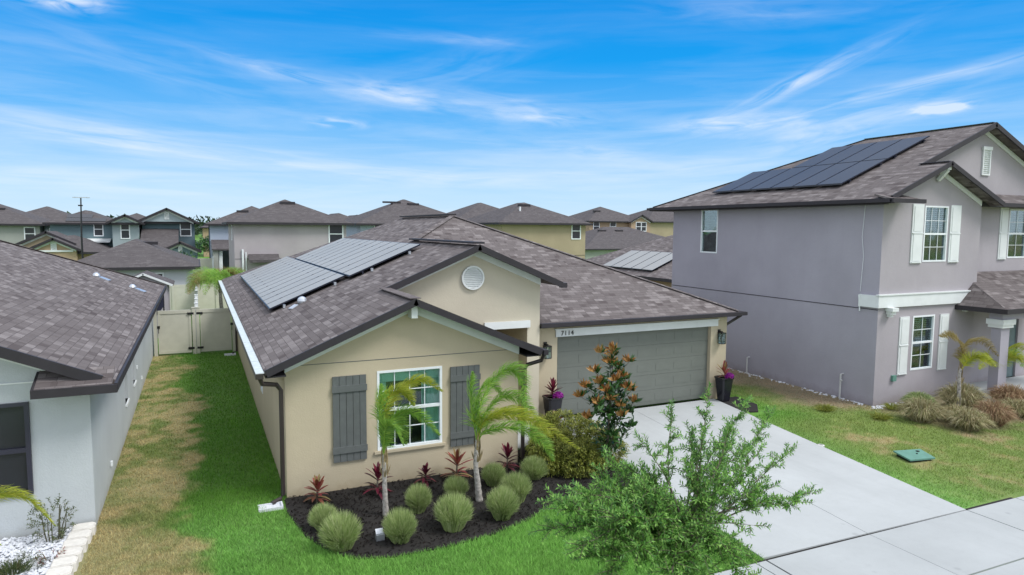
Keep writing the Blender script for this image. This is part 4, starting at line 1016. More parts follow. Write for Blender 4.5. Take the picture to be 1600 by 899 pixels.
b = far_house('ochre tan two storey house with hip roof, behind the garage roof', 23.8, 32.2, 53, 63, 5.88, 'stucco_ochre', wins=[(31.2,5.2,.8,1.35)], vents=[(27.6,56.4)], joint=2.98)
m = MB().tube([(26.6,55.2,6.8),(26.6,55.2,7.35)], .09, 6); m.build('vent_pipe', 'white_vinyl', b)
b2 = far_house('brown roofed two storey house half hidden behind the ochre tan one', 24.6, 33.5, 66, 76, 6.2, 'stucco_sage')
b = far_house('distant tan two storey house with a gabled bay at right', 50.5, 60.2, 82, 92, 6.55, 'stucco_orange_tan', wins=[(51.6,5.8,.9,1.5),(54.4,5.8,.9,1.5)], vents=[(53.5,85)])
gable_front(b, 57.0, 60.4, 6.5, 81.2, .5, 'stucco_orange_tan', 4.0)
plain_window(b, 'y', 81.2, (57.9,5.2,58.7,6.4)); plain_window(b, 'y', 81.2, (58.85,5.2,59.6,6.4))
b = far_house('distant tan two storey house behind the mauve house', 63.5, 76, 86, 97, 6.65, 'stucco_ochre')
b = far_house('low dark tan house with wide grey roof and two ridge vents, behind the mauve house', 43.5, 62, 71.5, 86, 2.95, 'stucco_sage', .36, vents=[(49.5,77.2),(52.2,77.2)])
# low neighbour with solar panels, seen past the mauve house
H4 = thing('house', 'low tan house behind the mauve one with pale solar panels on its roof', 'house', (23.95, 29.4, 0))
m = MB(); m.poly([(23.95,29.4,0),(34,29.4,0),(34,29.4,2.62),(23.95,29.4,2.62)]); m.poly([(23.95,41.6,0),(23.95,29.4,0),(23.95,29.4,2.62),(23.95,41.6,2.62)]); m.poly([(34,41.6,0),(23.95,41.6,0),(23.95,41.6,2.62),(34,41.6,2.62)]); m.poly([(34,29.4,0),(34,41.6,0),(34,41.6,2.62),(34,29.4,2.62)]); m.build('wall', 'stucco_ochre', H4)
Z4 = lambda x: 2.66+.425*(x-23.45)
m = MB(); m.slab([(23.45,28.95,2.66),(34.5,28.95,2.66),(28.97,34.0,Z4(28.97))], .1); m.slab([(23.45,42.1,2.66),(23.45,28.95,2.66),(28.97,34.0,Z4(28.97)),(28.97,36.6,Z4(28.97))], .1); m.slab([(34.5,28.95,2.66),(34.5,42.1,2.66),(28.97,36.6,Z4(28.97)),(28.97,34.0,Z4(28.97))], .1); m.slab([(34.5,42.1,2.66),(23.45,42.1,2.66),(28.97,36.6,Z4(28.97))], .1)
rf = m.build('roof', 'shingle', H4)
m = MB(); fascia_ring(m, 23.95, 34.05, 29.4, 41.65, 2.66, .5); m.build('fascia', 'fascia_dark', rf)
solar(H4, Z4, 24.0, 26.3, 31.9, 5, 1.08, 'solar_cell_sheen', label='pale solar panels')
# rooftops far beyond
k_ = 0
for (x, y, mm, lb) in ((-30,118,'stucco_sage','distant brown roofed house, leftmost of the far row'),(-14,124,'stucco_ochre','distant ochre house past the tan gables'),(1,130,'stucco_orange_tan','distant house seen in the gap left of the rose grey house'),(30,120,'stucco_cream','distant cream house over the ochre roof'),(46,128,'stucco_ochre','distant ochre house between two far roofs'),(62,140,'stucco_orange_tan','distant orange tan house near the mauve eave'),(12,140,'stucco_sage','distant house behind the cream gable')):
    far_house(lb, x, x+10, y, y+10, 5.2, mm, wins=[(x+3,4.4,.9,1.3),(x+7,4.4,.9,1.3)], group='rooftops in the distance')
# shed gable and navy screen behind the pale house
Hs = thing('garden_shed', 'small lavender gabled shed behind the pale house by the cream fence', 'shed', (-3.9, 36, 0))
m = MB().poly([(-3.4,36,0),(-1.35,36,0),(-1.35,36,2.62),(-2.35,36,3.08),(-3.4,36,2.62)]); m.poly([(-1.35,36,0),(-1.35,38.5,0),(-1.35,38.5,2.62),(-1.35,36,2.62)]); m.build('wall', 'stucco_mauve', Hs)
m = MB().slab([(-3.6,35.9,2.56),(-2.35,35.9,3.12),(-2.35,38.6,3.12),(-3.6,38.6,2.56)], .06).slab([(-2.35,35.9,3.12),(-1.1,35.9,2.56),(-1.1,38.6,2.56),(-2.35,38.6,3.12)], .06); m.build('roof', 'shingle_brown', Hs)
m = MB(); gable_fascia(m, -3.6, -2.35, -1.1, 2.56, 3.13, 35.86, .09); m.build('fascia', 'white_trim', Hs)
ns = thing('privacy_screen', 'dark navy privacy screen hung at the back corner of the pale house', 'screen', (-1.7, 33.3, 0))
m = MB().slab([(-1.82,33.25,2.15),(-1.42,33.25,2.72),(-1.42,33.29,2.72),(-1.82,33.29,2.15)], 0.9); m.build('cloth', 'navy', ns); MB().tube([(-1.42,33.28,0),(-1.42,33.28,2.74)], .03).build('pole', 'black_metal', ns)

# ================================================================== FENCES AND GATE
def fence_panel(mb, a, b, h_, th=.05):
    a = Vector((*a, 0)); b = Vector((*b, 0))
    mb.bar(a+Vector((0,0,h_/2)), b+Vector((0,0,h_/2)), th*.6, h_-.1); mb.bar(a+Vector((0,0,h_-.08)), b+Vector((0,0,h_-.08)), th, .15); mb.bar(a+Vector((0,0,.12)), b+Vector((0,0,.12)), th, .15)
def post(mb, x, y, h_, w_=.13): mb.box(x-w_/2,y-w_/2,0,x+w_/2,y+w_/2,h_); mb.slab([(x-w_/2-.015,y-w_/2-.015,h_+.03),(x+w_/2+.015,y-w_/2-.015,h_+.03),(x+w_/2+.015,y+w_/2+.015,h_+.03),(x-w_/2-.015,y+w_/2+.015,h_+.03)], .03)
G = thing('vinyl_gate', 'cream vinyl double gate with black hinges between the tan and pale houses', 'gate', (-.2, 31, 0))
for (a, b) in ((-1.56,-.32),(.02,1.22)):
    m = MB(); m.box(a,30.985,.12,b,31.015,1.86); m.box(a,30.96,1.74,b,31.04,1.88); m.box(a,30.96,.08,b,31.04,.20); m.box(a,30.962,.2,a+.09,31.038,1.74); m.box(b-.09,30.962,.2,b,31.038,1.74)
    gp = m.build('gate_panel', 'fence_cream', G)
    m = MB()
    hx = b if a < -1 else a
    for z in (.22, 1.68): m.box(hx-.14,30.93,z,hx+.10,30.958,z+.09)
    m.build('hinge', 'black_metal', gp)
    lx = a if a < -1 else b
    MB().box(lx-.03,30.92,1.15,lx+.07,30.958,1.26).tube([(lx+.02,30.9,1.2),(lx+.02,30.9,.95)], .012).build('latch', 'black_metal', gp)
for x in (-1.66, -.22, -.07, 1.32):
    m = MB(); post(m, x, 31, 1.95, .13); m.build('gate_post', 'fence_cream', G)
fn = thing('vinyl_fence', 'cream vinyl fence running back from the gate between two gardens', 'fence', (-.12, 31, 0))
m = MB(); fence_panel(m, (-.12,31.12), (-.12,44.9), 1.85); m.build('fence_panel', 'fence_cream', fn)
for i in range(7):
    m = MB(); post(m, -.12, 32.5+i*2.0, 1.98); m.build('fence_post', 'white_vinyl', fn)
fn = thing('vinyl_fence', 'cream vinyl fence across the back of the gardens in front of the low white house', 'fence', (0, 45, 0))
m = MB(); fence_panel(m, (-14,45), (17,45), 1.85); m.build('fence_panel', 'fence_cream', fn)
for i in range(13):
    m = MB(); post(m, -13.4+i*2.4, 45, 1.95); m.build('fence_post', 'fence_cream', fn)
fn = thing('vinyl_fence', 'pale vinyl fence standing in front of the lavender house in the distance', 'fence', (1, 62, 0))
m = MB(); fence_panel(m, (-.6,64), (1.15,64), 2.6); fence_panel(m, (1.2,64), (1.2,70), 2.4); m.build('fence_panel', 'fence_cream', fn)
for p_ in ((-.6,64),(1.2,64)):
    m = MB(); post(m, *p_, 2.7); m.build('fence_post', 'white_vinyl', fn)
# mast with an antenna in the distance
ms = thing('antenna_mast', 'tall thin dark mast with a flat television antenna on top', 'antenna', (-8.1, 62, 0))
MB().tube([(-8.17,62,0),(-8.17,62,4.5),(-8.1,62,7.5)], [.09,.07,.05], 8).build('pole', 'black_metal', ms)
m = MB(); m.bar((-8.65,62,7.52),(-7.5,62,7.52), .22, .06); m.bar((-8.5,61.8,7.55),(-8.5,62.2,7.55), .03, .03); m.bar((-7.7,61.8,7.55),(-7.7,62.2,7.55), .03, .03); m.build('antenna_head', 'aluminium', ms)
MB().box(-8.3,61.9,6.85,-8.0,62.1,6.95).build('clamp', 'black_metal', ms)

# ================================================================== SMALL THINGS
# white stones and edging blocks by the pale house
m = MB(); T6 = [(1,0,0),(-1,0,0),(0,1,0),(0,-1,0),(0,0,1),(0,0,-1)]; F8 = [(0,2,4),(2,1,4),(1,3,4),(3,0,4),(2,0,5),(1,2,5),(3,1,5),(0,3,5)]
def stone(mb, x, y, z, r_):
    k_ = len(mb.v); a = rnd(0, 6.3); ca, sa = math.cos(a), math.sin(a); sx, sy, sz = r_*rnd(.8,1.5), r_*rnd(.5,1), r_*rnd(.35,.7)
    for (u, v_, w_) in T6:
        u, v_, w_ = (u+rnd(-.25,.25))*sx, (v_+rnd(-.25,.25))*sy, (w_+rnd(-.2,.2))*sz
        mb.v.append((x+u*ca-v_*sa, y+u*sa+v_*ca, z+w_))
    mb.f += [tuple(k_+i for i in f) for f in F8]
for _ in range(5200):
    x, y = rnd(-4.6, -2.02), rnd(11.2, 13.5)
    stone(m, x, y, .04+rnd(0,.05), rnd(.025,.05))
tag(m.build('white_stones', 'stone_white'), 'white landscaping stones spread in the bed below the dark covered window', 'gravel', kind='stuff')
structure(MB().slab([(-6,11.0,.03),(-1.95,11.0,.03),(-1.9,13.56,.03),(-6,13.56,.03)], .05).build('stone_bed', 'stone_white'))
nb = ['nearest the corner of the pale house, farthest up the row', 'second from the house corner', 'third from the house corner, in mid row', 'fourth from the house corner', 'fifth from the house corner', 'sixth from the house corner, cut by the bottom of the picture']
for i in range(6):
    y = 13.36-i*.33; x = -1.93-.022*i; m = MB()
    m.slab([(x-.17,y-.15,.14),(x+.12,y-.15,.14),(x+.17,y-.10,.14),(x+.17,y+.09,.14),(x+.12,y+.145,.14),(x-.17,y+.145,.14)], .15); m.slab([(x-.155,y-.135,.155),(x+.11,y-.135,.155),(x+.155,y-.09,.155),(x+.155,y+.08,.155),(x+.11,y+.13,.155),(x-.155,y+.13,.155)], .0148)
    tag(m.build('edging_block', 'block_white'), 'white concrete edging block, '+nb[i], 'edging block', 'white edging blocks by the stone bed')

# utility box lid in the right lawn
u = thing('utility_box', 'green utility box lid lying tilted in the patchy right lawn', 'utility box', (15.28,10.0,0))
m = MB().slab([(15.0,10.36,.12),(14.84,9.82,.09),(15.56,9.70,.08),(15.76,10.20,.11)], .035); m.build('lid', 'utility_green', u)
m = MB().slab([(15.05,10.30,.055),(14.92,9.88,.055),(15.50,9.76,.055),(15.66,10.16,.055)], .06); m.build('box_rim', 'black_metal', u)
m = MB().box(15.50,10.08,.10,15.56,10.14,.125); m.box(15.35,10.0,.098,15.38,10.03,.12); m.build('handle', 'black_metal', u)
m = MB().tube([(12.9,10.62,.05),(13.0,10.68,.06)], .02)
h = MB(); h.lathe((13.97,11.55,.0), [(.09,0),(.09,.03),(.07,.045),(.045,.045),(.045,.02)], 14); tag(h.build('sprinkler_head', 'pvc'), 'small round sprinkler collar at the right edge of the driveway', 'sprinkler')
h = MB(); h.box(2.62,10.95,.03,2.76,11.06,.13); h.bar((2.69,11.0,.13),(2.69,11.08,.19), .13, .02); tag(h.build('garden_light', 'aluminium'), 'small grey solar garden light standing in the mulch between grass tufts', 'garden light')
h = MB(); stone(h, 4.75, 12.42, .07, .085); tag(h.build('stone', 'stone_white'), 'single white stone lying on the black mulch near the second palm', 'stone')

# ------------------------------------------------------------------ planting
def tuft(name, n, r_, h_, mat, wd=.011, lay=.0, seed=1):
    """rounded clump of fine blades rising from a small crown"""
    random.seed(seed); m = MB()
    for i in range(n):
        th = rnd(0, 2*math.pi); ph = math.acos(rnd(-.38, 1.0)) if not lay else math.acos(rnd(-.1, 1.0))
        q = Vector((math.sin(ph)*math.cos(th), math.sin(ph)*math.sin(th), math.cos(ph)))
        rr = rnd(.84, 1.03) if not lay else rnd(.5, 1.3)
        tip = Vector((q.x*r_*rr, q.y*r_*rr, h_*.5+q.z*h_*.52*rr-lay*(q.x*q.x+q.y*q.y)*h_*.3))
        tip.z = max(tip.z, .02)
        b = Vector((q.x*r_*.32+rnd(-.04,.04), q.y*r_*.32+rnd(-.04,.04), 0))
        mid = b*.45+tip*.55+Vector((0,0,h_*(.10+lay*.35)))*rnd(.6,1.2)
        m.blade([b, mid, tip+Vector((rnd(-.03,.03), rnd(-.03,.03), 0))], wd)
    return m.build(name, mat)
MU = [((1.9,11.78),.27,.46,'olive green grass ball farthest left in the bed, behind a bigger one'),((2.05,10.98),.37,.60,'big grey green grass ball at the front left corner of the bed'),((3.0,10.82),.31,.56,'grass ball at the front edge, right of the garden light'),((3.62,11.85),.27,.52,'upright grass ball just right of the first palm trunk'),((3.98,10.88),.37,.62,'big pale grass ball at the middle of the front edge'),((4.52,12.2),.27,.42,'small grass ball half behind the second palm, left of its trunk'),((5.45,12.5),.28,.46,'darker green grass ball near the wall, right of the second palm'),((4.95,10.95),.33,.58,'tall grass ball at the front edge, third from the left in the front row'),((5.55,11.55),.34,.55,'darker round grass ball toward the right end of the bed'),((6.4,12.5),.33,.46,'flat dark green grass ball at the far right by the hedge')]
protos = [tuft('grass_tuft', 2400, .36, .62, 'leaf_muhly', .012, seed=s_) for s_ in (3, 4, 5)]
for i, ((x, y), r_, h_, lb) in enumerate(MU):
    o = protos[i] if i < 3 else protos[i % 3].copy()
    if i >= 3: col.objects.link(o)
    o.name = 'grass_tuft'; o.location = (x, y, .02); o.scale = (r_/.35, r_/.35, h_/.56); o.rotation_euler = (rnd(-.13,.13), rnd(-.13,.13), i*1.3)
    tag(o, lb, 'ornamental grass', 'round grass tufts in the mulch bed')
BU = [((18.5,12.0),.55,.60,'leaf_bunch','pale brown bunch grass nearest the corner of the mauve house'),((18.9,10.95),.50,.52,'leaf_bunch','straw coloured bunch grass in front, cascading toward the lawn'),((20.0,10.95),.50,.62,'leaf_bunch_red','rusty red brown bunch grass at the front right'),((20.9,12.35),.62,.72,'leaf_bunch','olive brown bunch grass behind the near small palm'),((22.6,11.9),.58,.62,'leaf_bunch_red','reddish bunch grass at the right picture edge by the porch'),((19.9,13.0),.40,.42,'leaf_muhly','low green grass clump against the mauve wall'),((19.4,11.6),.42,.42,'leaf_bunch','small tan bunch grass between the corner clump and the palm'),((21.6,11.2),.5,.45,'leaf_bunch','dry tan bunch grass right of the rusty one')]
for i, ((x, y), r_, h_, mt, lb) in enumerate(BU):
    o = tuft('bunch_grass', 1900, r_*1.15, h_*1.1, mt, .018, .8, seed=20+i); o.location = (x, y, 0); tag(o, lb, 'bunch grass', 'bunch grasses by the mauve house')
# weeds at foot of the mauve wall
for i, (x, y, lb) in enumerate(((17.6,12.6,'weedy green patch growing at the corner of the mauve house'),(16.9,13.9,'small weed growing beside the wall pipe'),(18.95,13.15,'low yellow green weed under the outlet box'))):
    o = tuft('weed', 260, .38, .2, 'leaf_hedge', .014, .6, seed=40+i); o.location = (x, y, 0); tag(o, lb, 'weed')

def rosette(m, base, n, L0, L1, W, up_lo, up_hi, droop=.10, seg=3):
    for i in range(n):
        th = i*2.4+rnd(-.3,.3); t_ = i/n; el_ = R(up_lo+(up_hi-up_lo)*t_+rnd(-8,8)); L = rnd(L0, L1)
        d = Vector((math.cos(th)*math.cos(el_), math.sin(th)*math.cos(el_), math.sin(el_))); side = Vector((-math.sin(th), math.cos(th), 0)); pts = []
        b = Vector(base)+Vector((0,0,t_*.10))
        k_ = len(m.v); prof = [(0,.35),(.3,.95),(.6,1.0),(.85,.6),(1.0,.04)]
        for (s_, w_) in prof:
            p = b+d*L*s_+Vector((0,0,-droop*s_*s_)); m.v += [tuple(p-side*W*w_/2+Vector((0,0,.012*w_))), tuple(p+side*W*w_/2+Vector((0,0,.012*w_)))]
        for j in range(len(prof)-1): m.f.append((k_+2*j, k_+2*j+1, k_+2*j+3, k_+2*j+2))
CO = [((1.95,13.02),.34,'leaf_cordyline','red and gold cordyline nearest the left corner of the front wall',1.0),((3.12,12.98),.40,'leaf_cordyline_dark','dark maroon cordyline behind the first palm trunk',1.25),((4.15,13.08),.28,'leaf_cordyline_dark','small sparse maroon cordyline under the window, right of its middle',.8),((4.85,13.08),.42,'leaf_cordyline','tallest crimson cordyline, under the right shutter beside the second palm',1.3),((6.05,13.12),.38,'leaf_cordyline_dark','maroon cordyline at the right end of the front wall',1.15),((8.45,15.3),.34,'leaf_cordyline_dark','dull red spiky cordyline at the foot of the left black planter',1.0)]
for i, ((x, y), L, mt, lb, sc) in enumerate(CO):
    random.seed(60+i); t_ = thing('cordyline', lb, 'cordyline', (x, y, 0), 'red cordylines')
    MB().tube([(x,y,0),(x+.01,y,.16*sc),(x+.02,y,.30*sc)], [.022,.02,.016], 6).build('stem', 'bark', t_)
    m = MB(); rosette(m, (x,y,.10), 11, L*.8, L, .07, 5, 35, .14); rosette(m, (x+.02,y,.24*sc), 17, L*.75, L, .065, 25, 82, .05)
    m.build('foliage', mt, t_)
for i, (x, y, lb) in enumerate(((8.72,15.92,'tall black tapered planter with dark cordyline left of the garage door'),(14.84,15.95,'tall black tapered planter with crimson cordyline right of the garage door'))):
    random.seed(80+i); t_ = thing('planter', lb, 'planter', (x, y, 0), 'planters beside the garage door')
    MB().lathe((x,y,.03), [(.135,0),(.15,.03),(.225,.70),(.245,.72),(.245,.76),(.215,.76),(.205,.70)], 24, sq=.85).build('pot', 'black_glaze', t_)
    MB().lathe((x,y,.71), [(.20,0),(.20,.02)], 16, sq=.8).build('soil', 'soil', t_)
    m = MB(); rosette(m, (x,y,.76), 10, .26, .34, .055, 10, 40, .08); rosette(m, (x,y,.88), 17, .30, .40, .06, 30, 85, .03); m.build('foliage', 'leaf_cordyline' if i else 'leaf_cordyline_dark', t_)
    m = MB()
    for _ in range(260):
        q = Vector((random.gauss(0,1), random.gauss(0,1), abs(random.gauss(0,1)))).normalized()
        m.leaf(Vector((x+.10,y-.13,.78))+q*Vector((.13,.10,.12)).length*.0+Vector((q.x*.13,q.y*.10,q.z*.13)), Vector((rnd(-1,1),rnd(-1,1),rnd(-1,1))), q, .05, .045)
    m.build('flowers', 'petal_magenta', t_)

def catmull(P_, n):
    P_ = [Vector(p) for p in P_]; P_ = [P_[0]*2-P_[1]]+P_+[P_[-1]*2-P_[-2]]; out_ = []
    for i in range(1, len(P_)-2):
        for j in range(n):
            t = j/n; a, b, c, d = P_[i-1:i+3]
            out_.append(.5*((2*b)+(c-a)*t+(2*a-5*b+4*c-d)*t*t+(3*b-a-3*c+d)*t**3))
    out_.append(P_[-2]); return out_
def frond(parent, pts, mat, leaf=.42, wind=(.7,-.1,0), n=10, density=1.0, gdroop=.5, spread=1.0, tipshort=.45, twist=.75):
    r_ = catmull(pts, n*2); m = MB(); N = len(r_)
    m.tube(r_[::2]+([r_[-1]] if (N-1) % 2 else []), [max(.004, .017*(1-i/(N/2))) for i in range(len(r_[::2])+(1 if (N-1) % 2 else 0))], 5)
    w_ = Vector(wind)
    for i in range(int(N*.14), N):
        f = i/(N-1); d = (r_[min(i+1, N-1)]-r_[max(i-1, 0)]).normalized(); side = d.cross(Vector((0,0,1)))
        if side.length < .2: side = Vector((.7,-.7,0))
        side.normalize(); u = side.cross(d); side, u = side*math.cos(twist)+u*math.sin(twist), u*math.cos(twist)-side*math.sin(twist)
        for sg in (-1, 1):
            for k_ in range(max(1, int(3*density))):
                L = leaf*(math.sin(math.pi*min(1, f*.8+.16))**.6)*(1-(1-tipshort)*max(0, f-.6)/.4)*rnd(.8,1.12)
                a = (side*sg*spread+d*rnd(.45,.8)+u*rnd(-.1,.35)+w_*rnd(.1,.5)).normalized()
                p0 = r_[i]+(r_[min(i+1,N-1)]-r_[i])*rnd(0,1); p1 = p0+a*L*.5; a2 = (a+w_*.45+Vector((0,0,-gdroop*rnd(.6,1.4)))).normalized()
                m.blade([p0, p1, p1+a2*L*.5], rnd(.009,.015))
    return m.build('frond', mat, parent)
def palm(label, base, trunk, fronds, group, rt_=.065, cat='palm tree', **kw):
    t_ = thing('palm_tree', label, cat, base, group); P_ = catmull(trunk, 6); N = len(P_)
    MB().tube(P_, [rt_*(1.2-.62*(i/(N-1))**.7)*(1+.09*math.sin(i*2.7)) for i in range(N)], 10).build('trunk', 'palm_trunk', t_, smooth=True)
    top = P_[-1]; m = MB()
    for i in range(7):
        a = i*2.2; q = top+Vector((math.cos(a)*rt_*.5, math.sin(a)*rt_*.5, -.30+.03*i)); m.blade([q, q+Vector((math.cos(a)*.03, math.sin(a)*.03, .16)), q+Vector((math.cos(a)*.02, math.sin(a)*.02, .42))], .05)
        q = top+Vector((math.cos(a)*rt_*.7, math.sin(a)*rt_*.7, -.42)); m.blade([q, q+Vector((math.cos(a)*.05, math.sin(a)*.05, .12)), q+Vector((math.cos(a)*.08, math.sin(a)*.08, .22))], .03)
    m.build('leaf_sheath', 'palm_sheath', t_)
    for f in fronds:
        a = dict(kw); a.update(f[2] if len(f) > 2 else {}); frond(t_, f[0], f[1], **a)
    return t_
random.seed(101)
GP = 'young palms in front of the tan house'
palm('slender wind blown palm in front of the window, left of the two front palms', (3.03,11.92,0), [(3.03,11.92,0),(3.02,11.92,.35),(3.01,11.92,.75),(3.01,11.92,1.2)], [
 ([(3.01,11.92,1.1),(2.95,11.90,1.7),(2.91,11.85,2.2),(2.93,11.8,2.52)], 'leaf_palm', dict(spread=.35)),
 ([(3.01,11.92,1.12),(3.03,11.95,1.85),(3.36,11.98,2.38),(3.75,11.95,2.52),(4.12,11.9,2.28)], 'leaf_palm_yellow', dict(leaf=.34)),
 ([(3.01,11.92,1.12),(3.0,11.85,1.95),(3.14,11.78,2.38),(3.37,11.74,2.34),(3.5,11.7,2.12)], 'leaf_palm_yellow', dict(leaf=.34)),
 ([(3.01,11.92,1.12),(3.06,11.86,1.65),(3.32,11.8,1.98),(3.64,11.74,1.88),(4.0,11.7,1.5)], 'leaf_palm', dict(leaf=.36)),
 ([(3.01,11.92,1.10),(3.03,11.96,1.5),(3.15,12.02,1.76),(3.36,12.04,1.62),(3.45,12.04,1.3)], 'leaf_palm', dict(leaf=.34)),
 ([(3.01,11.92,1.10),(2.98,11.80,1.5),(3.0,11.66,1.8),(3.1,11.5,1.78),(3.22,11.4,1.5)], 'leaf_palm', dict(leaf=.3)),
 ([(3.01,11.92,1.12),(2.97,12.0,1.7),(2.99,12.1,2.1),(3.1,12.2,2.25),(3.3,12.25,2.1)], 'leaf_palm', dict(leaf=.34))], GP, rt_=.055, gdroop=.4)
palm('wind blown palm between the right shutter and the entry, its fronds streaming right', (4.86,11.85,0), [(4.88,11.85,0),(4.84,11.85,.4),(4.80,11.85,.8),(4.83,11.85,1.25)], [
 ([(4.83,11.85,1.2),(4.84,11.8,1.85),(5.12,11.75,2.44),(5.48,11.7,2.62),(5.70,11.65,2.36),(5.78,11.6,1.7)], 'leaf_palm', dict(leaf=.42)),
 ([(4.83,11.85,1.2),(4.95,11.76,1.64),(5.38,11.68,1.74),(6.04,11.6,1.5),(6.88,11.5,.92)], 'leaf_palm_yellow', dict(leaf=.46)),
 ([(4.83,11.85,1.2),(4.73,11.84,1.74),(4.67,11.8,2.28),(4.68,11.75,2.62)], 'leaf_palm', dict(spread=.3, leaf=.36)),
 ([(4.83,11.85,1.2),(4.96,11.95,1.6),(5.38,12.0,2.0),(5.82,11.98,1.92),(6.22,11.95,1.45)], 'leaf_palm', dict(leaf=.42)),
 ([(4.83,11.85,1.2),(4.97,11.72,1.46),(5.52,11.55,1.50),(6.02,11.42,1.18),(6.24,11.36,.8)], 'leaf_palm', dict(leaf=.40)),
 ([(4.83,11.85,1.2),(4.96,11.9,1.52),(5.5,12.05,1.68),(6.1,12.1,1.42),(6.62,12.12,1.0)], 'leaf_palm_yellow', dict(leaf=.44)),
 ([(4.83,11.85,1.2),(4.80,11.95,1.7),(4.95,12.05,2.15),(5.2,12.1,2.3),(5.45,12.12,2.05)], 'leaf_palm', dict(leaf=.38))], GP, gdroop=.45)
GR = 'young palms beside the mauve house'
palm('small palm in the brown grasses at right with yellowing arched fronds', (20.5,12.2,0), [(20.53,12.2,0),(20.5,12.2,.5),(20.46,12.2,1.15),(20.52,12.2,1.3)], [
 ([(20.52,12.2,1.25),(20.55,12.2,1.75),(20.3,12.2,2.15),(19.8,12.15,2.35),(19.25,12.1,2.38)], 'leaf_palm_dry', dict(leaf=.34)),
 ([(20.52,12.2,1.25),(20.7,12.1,1.55),(21.2,12.0,1.62),(21.8,11.95,1.3)], 'leaf_palm_yellow', {}),
 ([(20.52,12.2,1.25),(20.6,12.3,1.7),(21.0,12.4,2.0),(21.9,12.4,2.0),(22.7,12.4,1.5)], 'leaf_palm_dry', dict(leaf=.4)),
 ([(20.52,12.2,1.25),(20.5,12.0,1.6),(20.6,11.8,1.75),(20.9,11.6,1.6)], 'leaf_palm_yellow', {})], GR, rt_=.06, leaf=.34)
palm('second small palm nearer the porch at right with drooping yellow fronds', (23.6,13.0,0), [(23.6,12.9,0),(23.62,12.9,.4),(23.65,12.9,.85)], [
 ([(23.65,12.9,.8),(23.3,12.8,1.2),(22.7,12.7,1.35),(22.1,12.6,1.1)], 'leaf_palm_yellow', {}),
 ([(23.65,12.9,.8),(23.7,12.8,1.3),(24.1,12.7,1.4),(24.6,12.6,.9)], 'leaf_palm', {}),
 ([(23.65,12.9,.8),(23.9,12.9,1.4),(24.6,12.9,1.6),(25.4,12.9,1.3)], 'leaf_palm_yellow', {}),
 ([(23.65,12.9,.8),(23.5,12.6,1.3),(23.6,12.3,1.4),(23.9,12.0,1.1)], 'leaf_palm_yellow', {})], GR, rt_=.07, leaf=.4)
palm('palm with yellow green fronds cut by the left picture edge, in the stone bed', (-3.35,11.7,0), [(-3.35,11.7,0),(-3.33,11.7,.5),(-3.3,11.7,1.0)], [
 ([(-3.3,11.7,.95),(-3.1,11.62,1.35),(-2.7,11.55,1.52),(-2.35,11.5,1.42),(-2.02,11.45,.98)], 'leaf_palm_yellow', dict(leaf=.34)),
 ([(-3.3,11.7,.95),(-3.2,11.4,1.2),(-2.95,11.2,1.25),(-2.6,11.1,.95)], 'leaf_palm_yellow', dict(leaf=.3)),
 ([(-3.3,11.7,.95),(-3.5,11.8,1.5),(-3.9,11.9,1.6),(-4.3,12,1.2)], 'leaf_palm', {})], 'palms at the left edge', rt_=.06)
fr = []
for i in range(20):
    a = i*2.4; L = rnd(1.3,1.9); dx_, dy_ = math.cos(a)*L, math.sin(a)*L; zz = rnd(.1,.6)
    fr.append(([(1.0,38,2.3),(1.0+dx_*.35,38+dy_*.35,2.7+zz*.5),(1.0+dx_*.75,38+dy_*.75,2.65+zz*.3),(1.0+dx_,38+dy_,2.0)], 'leaf_palm' if i % 6 else 'leaf_palm_dry'))
palm('full green palm with some dead fronds in the back garden behind the gate', (1.05,38,0), [(1.15,38,0),(1.05,38,1.2),(1.0,38,2.35)], fr, 'palms in the back gardens', rt_=.12, leaf=.7, wind=(.1,0,0), gdroop=.9)

# ---- foliage made of twigs
def add_twig(lm, wm, p, d, L, n, ll, lw, wood=.006):
    q = p+d*L+Vector((0,0,rnd(-.03,.02))); mid = (p+q)/2+Vector((rnd(-1,1),rnd(-1,1),rnd(0,1)))*L*.08
    wm.tube([p, mid, q], [wood, wood*.8, wood*.4], 4, False)
    for i in range(n):
        t = (i+rnd(.2,1))/n; c = p.lerp(mid, t*2) if t < .5 else mid.lerp(q, t*2-1)
        a = i*2.4+rnd(-.5,.5); e1 = d.cross(Vector((.13,.2,1))).normalized(); e2 = d.cross(e1)
        dd = (d*rnd(.35,.9)+e1*math.cos(a)+e2*math.sin(a)+Vector((0,0,.15))).normalized()
        lm.leaf(c, dd, Vector((rnd(-.5,.5), rnd(-.5,.5), 1)), ll*rnd(.7,1.15), lw*rnd(.8,1.1), .12)
def sprays(trunk_pt, targets, lm, wm, twigs, tl, n, ll, lw, r0=.022, start=.25, sag=.12, limbs=None):
    for T in targets:
        T = Vector(T); b = Vector(trunk_pt)+Vector((0,0,rnd(-.35,.25))); d = T-b
        mid = b+d*.5+Vector((rnd(-.12,.12), rnd(-.12,.12), sag*rnd(.3,1.3))); P_ = catmull([b, mid, T], 7)
        (limbs or wm).tube(P_, [r0*(1-.85*i/(len(P_)-1)) for i in range(len(P_))], 6, False)
        L = d.length
        for k_ in range(int(twigs*L)):
            t = start+(1-start)*(k_+rnd(0,1))/(twigs*L); i = min(len(P_)-2, int(t*(len(P_)-1))); p = P_[i].lerp(P_[i+1], t*(len(P_)-1)-i); dr = (P_[i+1]-P_[i]).normalized()
            v = (dr*rnd(.3,.9)+Vector((rnd(-1,1),rnd(-1,1),rnd(-.5,.9)))).normalized(); add_twig(lm, wm, p, v, tl*rnd(.5,1.1)*(1.15-.5*t), n, ll, lw)
        add_twig(lm, wm, P_[-1], (P_[-1]-P_[-3]).normalized(), tl*.7, n+4, ll, lw)
random.seed(202)
